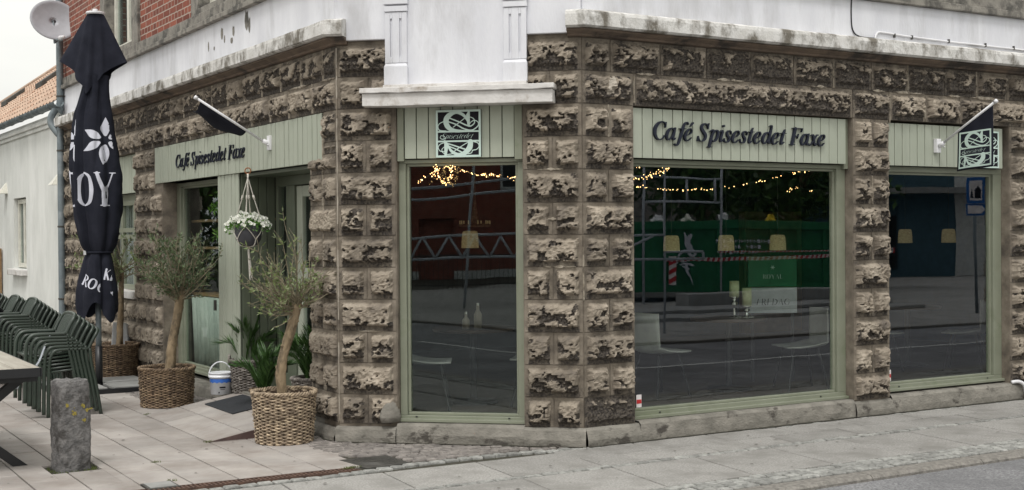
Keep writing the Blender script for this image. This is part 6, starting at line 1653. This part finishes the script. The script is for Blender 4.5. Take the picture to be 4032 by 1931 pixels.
fairy('long string of fairy lights across the narrow corner window', [(-.97, .80, 2.0), (-.88, .76, 2.06), (-.80, .73, 2.11), (-.70, .66, 2.10), (-.58, .60, 2.055), (-.46, .52, 2.05), (-.35, .45, 2.02), (-.33, .43, 2.04)], 80, .022, 5, .8)
fairy('glowing drooping bundle of fairy lights in the narrow corner window', [(-.845, .745, 2.12), (-.83, .735, 2.05), (-.79, .71, 1.995), (-.75, .69, 2.04), (-.74, .685, 2.13)], 70, .028, 6, .75)
# chandelier deep in the room
t = thing('chandelier', 'faint gilt chandelier deep in the room behind the corner window', 'chandelier', (1.5, 4.3, 1.68))
mb = MB(); mb.lathe([(.17, 0), (.18, .02), (.15, .035)], 20, cap=False); mb.lathe([(.05, .02), (.012, .3), (.004, .83)], 10); mb.build('frame', WICKER_D, t)
mb = MB()
for k in range(10): mb.tube([(.165*math.cos(k*.628), .165*math.sin(k*.628), .03), (.165*math.cos(k*.628), .165*math.sin(k*.628), .07)], .007, 6)
mb.build('candle_bulbs', RAFFIA, t)
# shelves with plants behind the side window
for z, nm, d in ((.975, 'lowest', .05), (1.477, 'middle', .03), (1.765, 'upper', .03)):
    t = thing('window_shelf', f'{nm} wooden shelf rail behind the side street window', 'shelf', FL(3.3, z, -.45))
    mb = MB(); mb.fbox(FL, 2.7, 4.6, -.62, -.30, z-.012, z+.012); mb.build('board', WOOD, t); adopt(t)
def pot_plant(label, v, z, r_, h, n, seed):
    b = FL(v, z, -.36); t = thing('potted_plant', label, 'plant', b, 0, 'plants on the window shelves'); r = random.Random(seed)
    mb = MB(); mb.lathe([(.05, 0), (.065, .09), (.06, .09)], 18); mb.build('pot', POTG, t); mb = MB()
    for k in range(n):
        d = rv(r); p = Vector((d.x*r_*r.random()**.4*.8, d.y*r_, abs(d.z)*h*r.random()**.5+.08)); leaf(mb, p, rv(r)+Vector((0, 0, -.2)), rv(r), .06, .024)
    mb.build('foliage', HOUSELEAF, t)
pot_plant('leafy green plant on the upper shelf of the side window', 3.5, 1.777, .26, .30, 420, 1); pot_plant('leafy green plant further along the upper shelf of the side window', 3.05, 1.777, .24, .3, 380, 2)
pot_plant('trailing green plant on the middle shelf of the side window', 3.4, 1.489, .26, .22, 420, 3); pot_plant('trailing green plant beside the pillar on the middle shelf of the side window', 3.0, 1.489, .22, .22, 360, 4)
mb = MB(); n = 90; A = None
for i in range(n+1):
    v = 2.8+1.75*i/n; o = -.27+.018*math.sin(i*.9)+.008*math.sin(i*2.3)
    B = [mb.vert(FL(v, z, o*(1+.15*(1-z)))) for z in (.2, .6, .96)]
    if A: 
        for k in range(2): mb.face(A[k], B[k], B[k+1], A[k+1])
    A = B
cu = mb.build('curtain', CURTAIN, cafe, smooth=True); md = cu.modifiers.new('sol', 'SOLIDIFY'); md.thickness = .002

# ------------------------------------------------------------------ across the street (seen mirrored in the panes)
t = thing('steel_container', 'long green steel skip with white winged emblem mirrored in the big window', 'container', (14.7, -14.75, .25), math.atan2(2.1, 3.5))
L2_ = 4.6
mb = MB(); mb.box(-2.5, 2.6, -2.2, 0, 0, 1.55); mb.build('body', CONTG, t, bevel=.02)
mb = MB(); mb.box(-2.52, 2.62, .0, .09, 1.42, 1.60); mb.box(-2.52, 2.62, .0, .07, -.02, .12)
for k in range(9): x = -2.45+k*.62; mb.box(x, x+.09, .001, .07, .121, 1.419)
mb.build('ribs', CONTG, t, bevel=.008)
bird = [[(-1.62, 1.30, .03), (-1.70, 1.16, .05), (-1.66, 1.02, .05), (-1.58, .92, .03)], [(-1.76, 1.36, .012), (-1.66, 1.05, .05)], [(-1.60, .92, .02), (-1.66, .86, .03), (-1.58, .80, .02), (-1.52, .86, .02), (-1.6, .92, .02)], [(-1.66, .94, .015), (-1.80, .92, .02), (-1.90, .78, .02), (-1.82, .68, .02), (-1.68, .70, .015)], [(-1.86, .60, .01), (-1.72, .62, .018), (-1.58, .58, .02)], [(-2.02, .74, .008), (-1.92, .64, .018)], [(-1.72, .58, .02), (-1.70, .44, .022), (-1.62, .30, .012), (-1.58, .16, .006)], [(-1.8, .56, .012), (-1.66, .50, .012)]]
bird = [[(x+.42, z-.02, w_*1.25) for x, z, w_ in q] for q in bird]
V, Fs = raster_shape([[tuple(q) for q in cat2(s)] for s in bird], [], .012); mb = MB(); solid(mb, V, Fs, lambda x, y, o: (-x-2.85 if False else x, .072+o, y), .004); mb.build('emblem', PRINT, t)
mb = MB(); r = random.Random(4)
for row, (xa, xb, z) in enumerate(((-.68, .66, 1.10), (-.44, .42, .97), (-.40, .38, .84))):
    x = xa
    while x < xb:
        w_ = r.uniform(.04, .075)
        if r.random() > .12: mb.box(x, x+.014, .071, .076, z, z+.085); mb.box(x+.014, x+w_, .071, .0755, z+r.choice((0, .035, .07)), z+r.choice((.05, .085)) if False else z+.085) if r.random() < .4 else mb.box(x+.014, x+w_, .071, .0755, z+.033, z+.048)
        x += w_+.022
mb.build('faded_print', PRINT, t)
for i, (x, c_, m_, lab) in enumerate(((-1.9, 'sack', WHITEM, 'white sack lying on the skip rim'), (-.4, 'sack', WHITEM, 'crumpled white sack in the middle of the skip'), (.75, 'sack', YELLOW, 'bright yellow sack on top of the skip'), (-1.2, 'sack', PVC, 'upright cream bundle sticking out of the skip'))):
    s = MB(); s.lathe([(.02, -.08), (.12, -.03), (.13, .03), (.08, .09), (.05, .13)], 9)
    p = Vector((14.7, -14.75, 1.85))+Matrix.Rotation(math.atan2(2.1, 3.5), 3, 'Z') @ Vector((x, -.35, 0))
    s.v = [((q := Vector(v)*(1+.8*nz3(v[0]*13+i*3, v[1]*13, v[2]*13))) and (p.x+q.x*(1.3 if i < 2 else 1), p.y+q.y, p.z+q.z)) for v in s.v]
    tag(s.build('sack', m_, smooth=False), lab, 'sack', 'sacks in the skip')
def tubes(name, label, cat, segs, r, m=STEEL, group=None):
    t = thing(name, label, cat, segs[0][0], 0, group); o0 = Vector(segs[0][0]); mb = MB()
    for a, b in segs: mb.tube([Vector(a)-o0, Vector(b)-o0], r, 8)
    mb.build('tubes', m, t, smooth=True); return t
tubes('scaffold', 'light steel scaffold frame at the left of the big window reflection', 'scaffold', [((7.14, -7.93, 0), (7.14, -7.93, 3.4)), ((5.9, -8.7, 0), (5.9, -8.7, 3.4)), ((5.6, -8.85, 1.56), (7.14, -7.93, 1.56)), ((5.6, -8.85, 1.17), (7.14, -7.93, 1.17)), ((5.6, -8.85, 2.5), (7.14, -7.93, 2.5)), ((6.3, -8.4, 1.17), (7.0, -8.0, 1.56)), ((7.14, -7.93, 1.29), (7.66, -7.62, 1.29)), ((7.14, -7.93, 1.17), (7.66, -7.62, 1.17)), ((7.66, -7.62, 1.29), (7.66, -7.62, 1.17))], .02)
tubes('scaffold', 'taller steel scaffold post and guard frame by the green skip', 'scaffold', [((13.72, -14.94+.6, 0), (13.72, -14.34, 4.2)), ((12.2, -15.2, 2.28), (13.72, -14.34, 2.25)), ((12.2, -15.2, 2.9), (13.72, -14.34, 2.82)), ((13.07, -14.72, 2.28), (13.07, -14.72, 2.84)), ((12.2, -15.2, 0), (12.2, -15.2, 4.2)), ((13.6, -14.4, 2.28), (13.6, -14.4, 2.84))], .028)
def tape(label, a, b, w_, sag):
    a, b = Vector(a), Vector(b); t = thing('barrier_tape', label, 'tape', a, 0, 'red and white barrier tapes'); rr = MB(); ww = MB(); n = 90
    for i in range(n):
        m_ = rr if i % 2 else ww; P = []
        for k, dz in ((i, -w_/2), (i+1, -w_/2), (i+1, w_/2), (i, w_/2)):
            u = k/n; p = a.lerp(b, min(1, u+(.006 if dz > 0 else 0)))-a; p.z += dz-sag*4*u*(1-u); P.append(p)
        m_.poly(P)
    rr.build('red_bands', REDP, t); ww.build('white_bands', WHITEP, t)
tape('lower broad red and white barrier tape', (7.14, -7.93, 1.16), (11.6, -7.3, 1.24), .06, .02); tape('upper twisted red and white barrier tape', (8.76, -8.6, 1.27), (11.6, -7.3, 1.29), .022, .0)
mb = MB(); mb.box(10.9, 16, -12.4, -12.0, 0, .38); tag(mb.build('low_wall', CONCRETE, bevel=.02), 'low grey concrete wall in front of the green skip', 'wall')
mb = MB(); mb.box(7.5, 15.5, -11.95, -10.0, .0, .07); mb.box(7.5, 15.5, -11.95, -10.9, .071, .14); tag(mb.build('steps', CONCRETE, bevel=.01), 'broad shallow concrete steps below the low wall', 'steps')
ca_, sa_ = math.cos(math.atan2(2.1, 3.5)), math.sin(math.atan2(2.1, 3.5))
t = thing('barrier_board', 'red and white striped board at the corner of the green skip', 'barrier', (14.7-1.62*ca_-.12*sa_, -14.75-1.62*sa_+.12*ca_, .39), math.atan2(2.1, 3.5))
mb = MB(); mb.box(-.09, .09, -.01, .02, 0, .64); mb.build('board', WHITEP, t); mb = MB()
for k in range(3): mb.hexa([(-.09, .021, .02+.2*k), (.09, .021, .10+.2*k), (.09, .024, .10+.2*k), (-.09, .024, .02+.2*k), (-.09, .021, .12+.2*k), (.09, .021, .20+.2*k), (.09, .024, .20+.2*k), (-.09, .024, .12+.2*k)])
mb.build('stripes', REDP, t)
t = thing('dark_trailer', 'black covered trailer left of the green skip', 'trailer', (11.0, -17.3, 0), math.atan2(2.1, 3.5))
mb = MB(); mb.box(-3, 1.3, -2, 0, .35, 1.95); mb.build('body', DARK, t, bevel=.04)
for x in (-2, 0): mb = MB(); mb.tube([(x, -.1, .35), (x, .12, .35)], .34, 20); mb.build('wheel', BLACKM, t)
# brick building, truss and pole mirrored in the corner window
nC = Vector((-math.sin(AL), -math.cos(AL), 0)); tC = Vector((-math.cos(AL), math.sin(AL), 0))
BB = Vector((-30.2, -20.1, 0))
t = thing('brick_building', 'red brick house with pale base course across the square, mirrored in the corner window', 'building', BB, math.atan2(-2.96, 2.28))
mb = MB(); mb.box(-10, -1.6, -8, 0, .3, 7); mb.box(-.3, 9, -8, 0, .3, 7); mb.box(-1.6, -.3, -8, 0, 2.2, 7); mb.box(-1.6, -.3, -8, -.3, .0, 2.2); mb.build('wall', brick_mat('far_brick_wall', 'xz', (150, 120, 104), (150, 66, 48), (118, 52, 40)), t)
mb = MB(); mb.box(-10.05, -1.61, -8, .04, 0, .299); mb.box(-.29, 9.05, -8, .04, 0, .299); mb.build('base_course', FARWHITE, t)
for x in (-6, -3.4, 1.4, 4.2):
    wd = MB(); wd.box(x, x+1.1, -.02, .03, 3.2, 4.9); w0 = wd.build('window', FARWHITE, t); g = MB(); g.box(x+.1, x+1.0, .031, .035, 3.3, 4.8); g.build('pane', DARK, w0)
mb = MB(); mb.hexa([(-10.3, -8.3, 7), (9.3, -8.3, 7), (9.3, .4, 7), (-10.3, .4, 7), (-10.3, -4.2, 10), (9.3, -4.2, 10), (9.3, -4, 10), (-10.3, -4, 10)]); mb.build('roof', TILE, t)
a, b = Vector((-18.6, -8.9, 0)), Vector((-15.6, -12.8, 0)); segs = []
up_z = lambda p, z: (p.x, p.y, z)
segs += [(up_z(a, 1.45), up_z(b, 1.66)), (up_z(a, 1.0), up_z(b, 1.09))]
for k in range(8):
    p, q, m_ = a.lerp(b, k/8), a.lerp(b, (k+1)/8), a.lerp(b, (k+.5)/8); segs += [(up_z(p, 1.02), up_z(m_, 1.54)), (up_z(m_, 1.54), up_z(q, 1.06))]
segs += [(up_z(a, 0), up_z(a, 4)), (up_z(b, 0), up_z(b, 4)), (up_z(a, 2.56), up_z(b, 3.0)), (up_z(a, 2.32), up_z(b, 2.72))]
tubes('scaffold', 'silver lattice truss on posts mirrored in the corner window', 'scaffold', segs, .03)
tubes('steel_pole', 'slim leaning steel pole mirrored in the corner window', 'pole', [((-15.42, -9.73, 0), (-15.3, -9.95, 3.6))], .03)
t = thing('iron_railing', 'dark iron railing before the far brick house', 'railing', (-24, -14, 0), math.atan2(-2.96, 2.28))
mb = MB(); mb.box(-4, 4, -.02, .02, .95, 1.0); mb.box(-4, 4, -.02, .02, .1, .14); mb.build('rails', BLACKM, t); mb = MB()
for k in range(60): mb.box(-4+.135*k, -3.98+.135*k, -.01, .01, 0, 1.0)
mb.build('bars', BLACKM, t)
# buildings, sign and trees mirrored in the right-hand windows
t = thing('far_house', 'pale house with blue side wing across the street, mirrored in the flag window', 'building', (31, -22.5, 0), R_(58))
mb = MB(); mb.box(-6, 5, 0, 1, 0, 4.5) if False else mb.box(-7, .2, -6, 0, 0, 6.5); mb.build('wing', FARBLUE, t); mb = MB(); mb.box(.2, 8, -6, .05, 0, 5.5); mb.build('wall', FARWHITE, t)
mb = MB(); mb.box(-7.2, 8.2, -.2, 1.0, 2.9, 3.1); mb.build('canopy_roof', CONCRETE, t)
for x in (-3.4, 2.0): wd = MB(); wd.box(x, x+1.6, .06, .09, .3, 2.2); wd.build('window', DARK, t)
t = thing('street_sign', 'blue road sign with house symbol and small arrow plate, mirrored in the flag window', 'sign', (15.25, -8.55, 0), R_(32))
mb = MB(); mb.tube([(0, -.03, 0), (0, -.03, 2.65)], .03, 10); mb.build('post', ZINC, t, smooth=True)
mb = MB(); mb.box(-.16, .16, 0, .02, 2.14, 2.62); mb.build('plate', SIGNBLUE, t, bevel=.004); mb = MB(); mb.box(-.11, .11, .0205, .0225, 2.2, 2.56); mb.build('plate_field', WHITEP, t)
mb = MB(); mb.hexa([(-.02, .023, 2.24), (.09, .023, 2.24), (.09, .025, 2.24), (-.02, .025, 2.24), (-.02, .023, 2.38), (.09, .023, 2.38), (.09, .025, 2.38), (-.02, .025, 2.38)]); mb.poly([(-.035, .024, 2.38), (.105, .024, 2.38), (.035, .024, 2.47)]); mb.poly([(-.10, .024, 2.25), (-.04, .024, 2.25), (-.07, .024, 2.42)]); mb.build('pictogram', BOARDBLK, t)
mb = MB(); mb.box(-.18, .18, -.012, -.002, 1.90, 2.13); mb.build('arrow_backing', SIGNBLUE, t)
mb = MB(); mb.hexa([(-.15, .0, 1.94), (.11, .0, 1.94), (.11, .02, 1.94), (-.15, .02, 1.94), (-.15, 0, 2.1), (.11, 0, 2.1), (.11, .02, 2.1), (-.15, .02, 2.1)]); mb.poly([(.111, .021, 1.94), (.17, .021, 2.02), (.111, .021, 2.1)]); mb.build('arrow_plate', WHITEP, t)
def far_tree(label, x, y, h, r_, seed, n=4200):
    r = random.Random(seed); t = thing('street_tree', label, 'tree', (x, y, 0), 0, 'trees beyond the street'); tr = MB()
    tr.tube(spline([(0, 0, 0), (.1, .05, h*.3), (0, .1, h*.6)], 5), [.2-.008*k for k in range(11)], 9)
    for k in range(9): a = r.uniform(0, 6.28); tr.tube(spline([(0, .05, h*r.uniform(.25, .5)), (math.cos(a)*r_*.5, math.sin(a)*r_*.5, h*.6), (math.cos(a)*r_*.85, math.sin(a)*r_*.85, h*r.uniform(.6, .9))], 4), [.07-.006*j for j in range(9)], 6)
    tr.build('trunk', BARK, t, smooth=True); lf = MB(); cl = [(rv(r)*r_*r.uniform(.35, .95), r.uniform(.3, .6)*r_) for _ in range(22)]
    for k in range(n):
        c, q = cl[r.randrange(22)]; p = c+rv(r)*q*r.random()**.4; p.z = p.z*1.0+h*.62
        leaf(lf, p, rv(r)+Vector((0, 0, -.3)), rv(r), .26, .14)
    lf.build('crown', FOLIAGE, t)
far_tree('broad leafy tree behind the green skip', 17, -19, 6.5, 2.8, 1); far_tree('leafy tree behind the left end of the skip', 13.2, -21, 7, 3.0, 2); far_tree('leafy tree past the right end of the skip', 20.4, -19.3, 6, 2.4, 3, 6000)
far_tree('leafy tree on the side street, mirrored in the side window', -6.6, 21.5, 5.6, 2.6, 4, 7000); far_tree('second leafy tree on the side street, nearer the square', -9.6, 18.5, 5.5, 2.2, 5)
far_tree('fourth leafy tree on the side street, just across from the pillar', -7.6, 24.5, 6.4, 2.9, 8, 7000)
far_tree('third leafy tree on the side street, farthest off', -6.4, 27.0, 7.5, 3.2, 6, 6000)
t = thing('far_building', 'dark plain building behind the trees across the street', 'building', (20, -30, 0), R_(30))
mb = MB(); mb.box(-14, 8, -6, 0, 0, 8); mb.build('wall', FARBLUE if False else GREYBAND, t)
for k in range(6): wd = MB(); wd.box(-12+3*k, -10.8+3*k, .0, .03, 3.5, 5.2); wd.build('window', DARK, t)
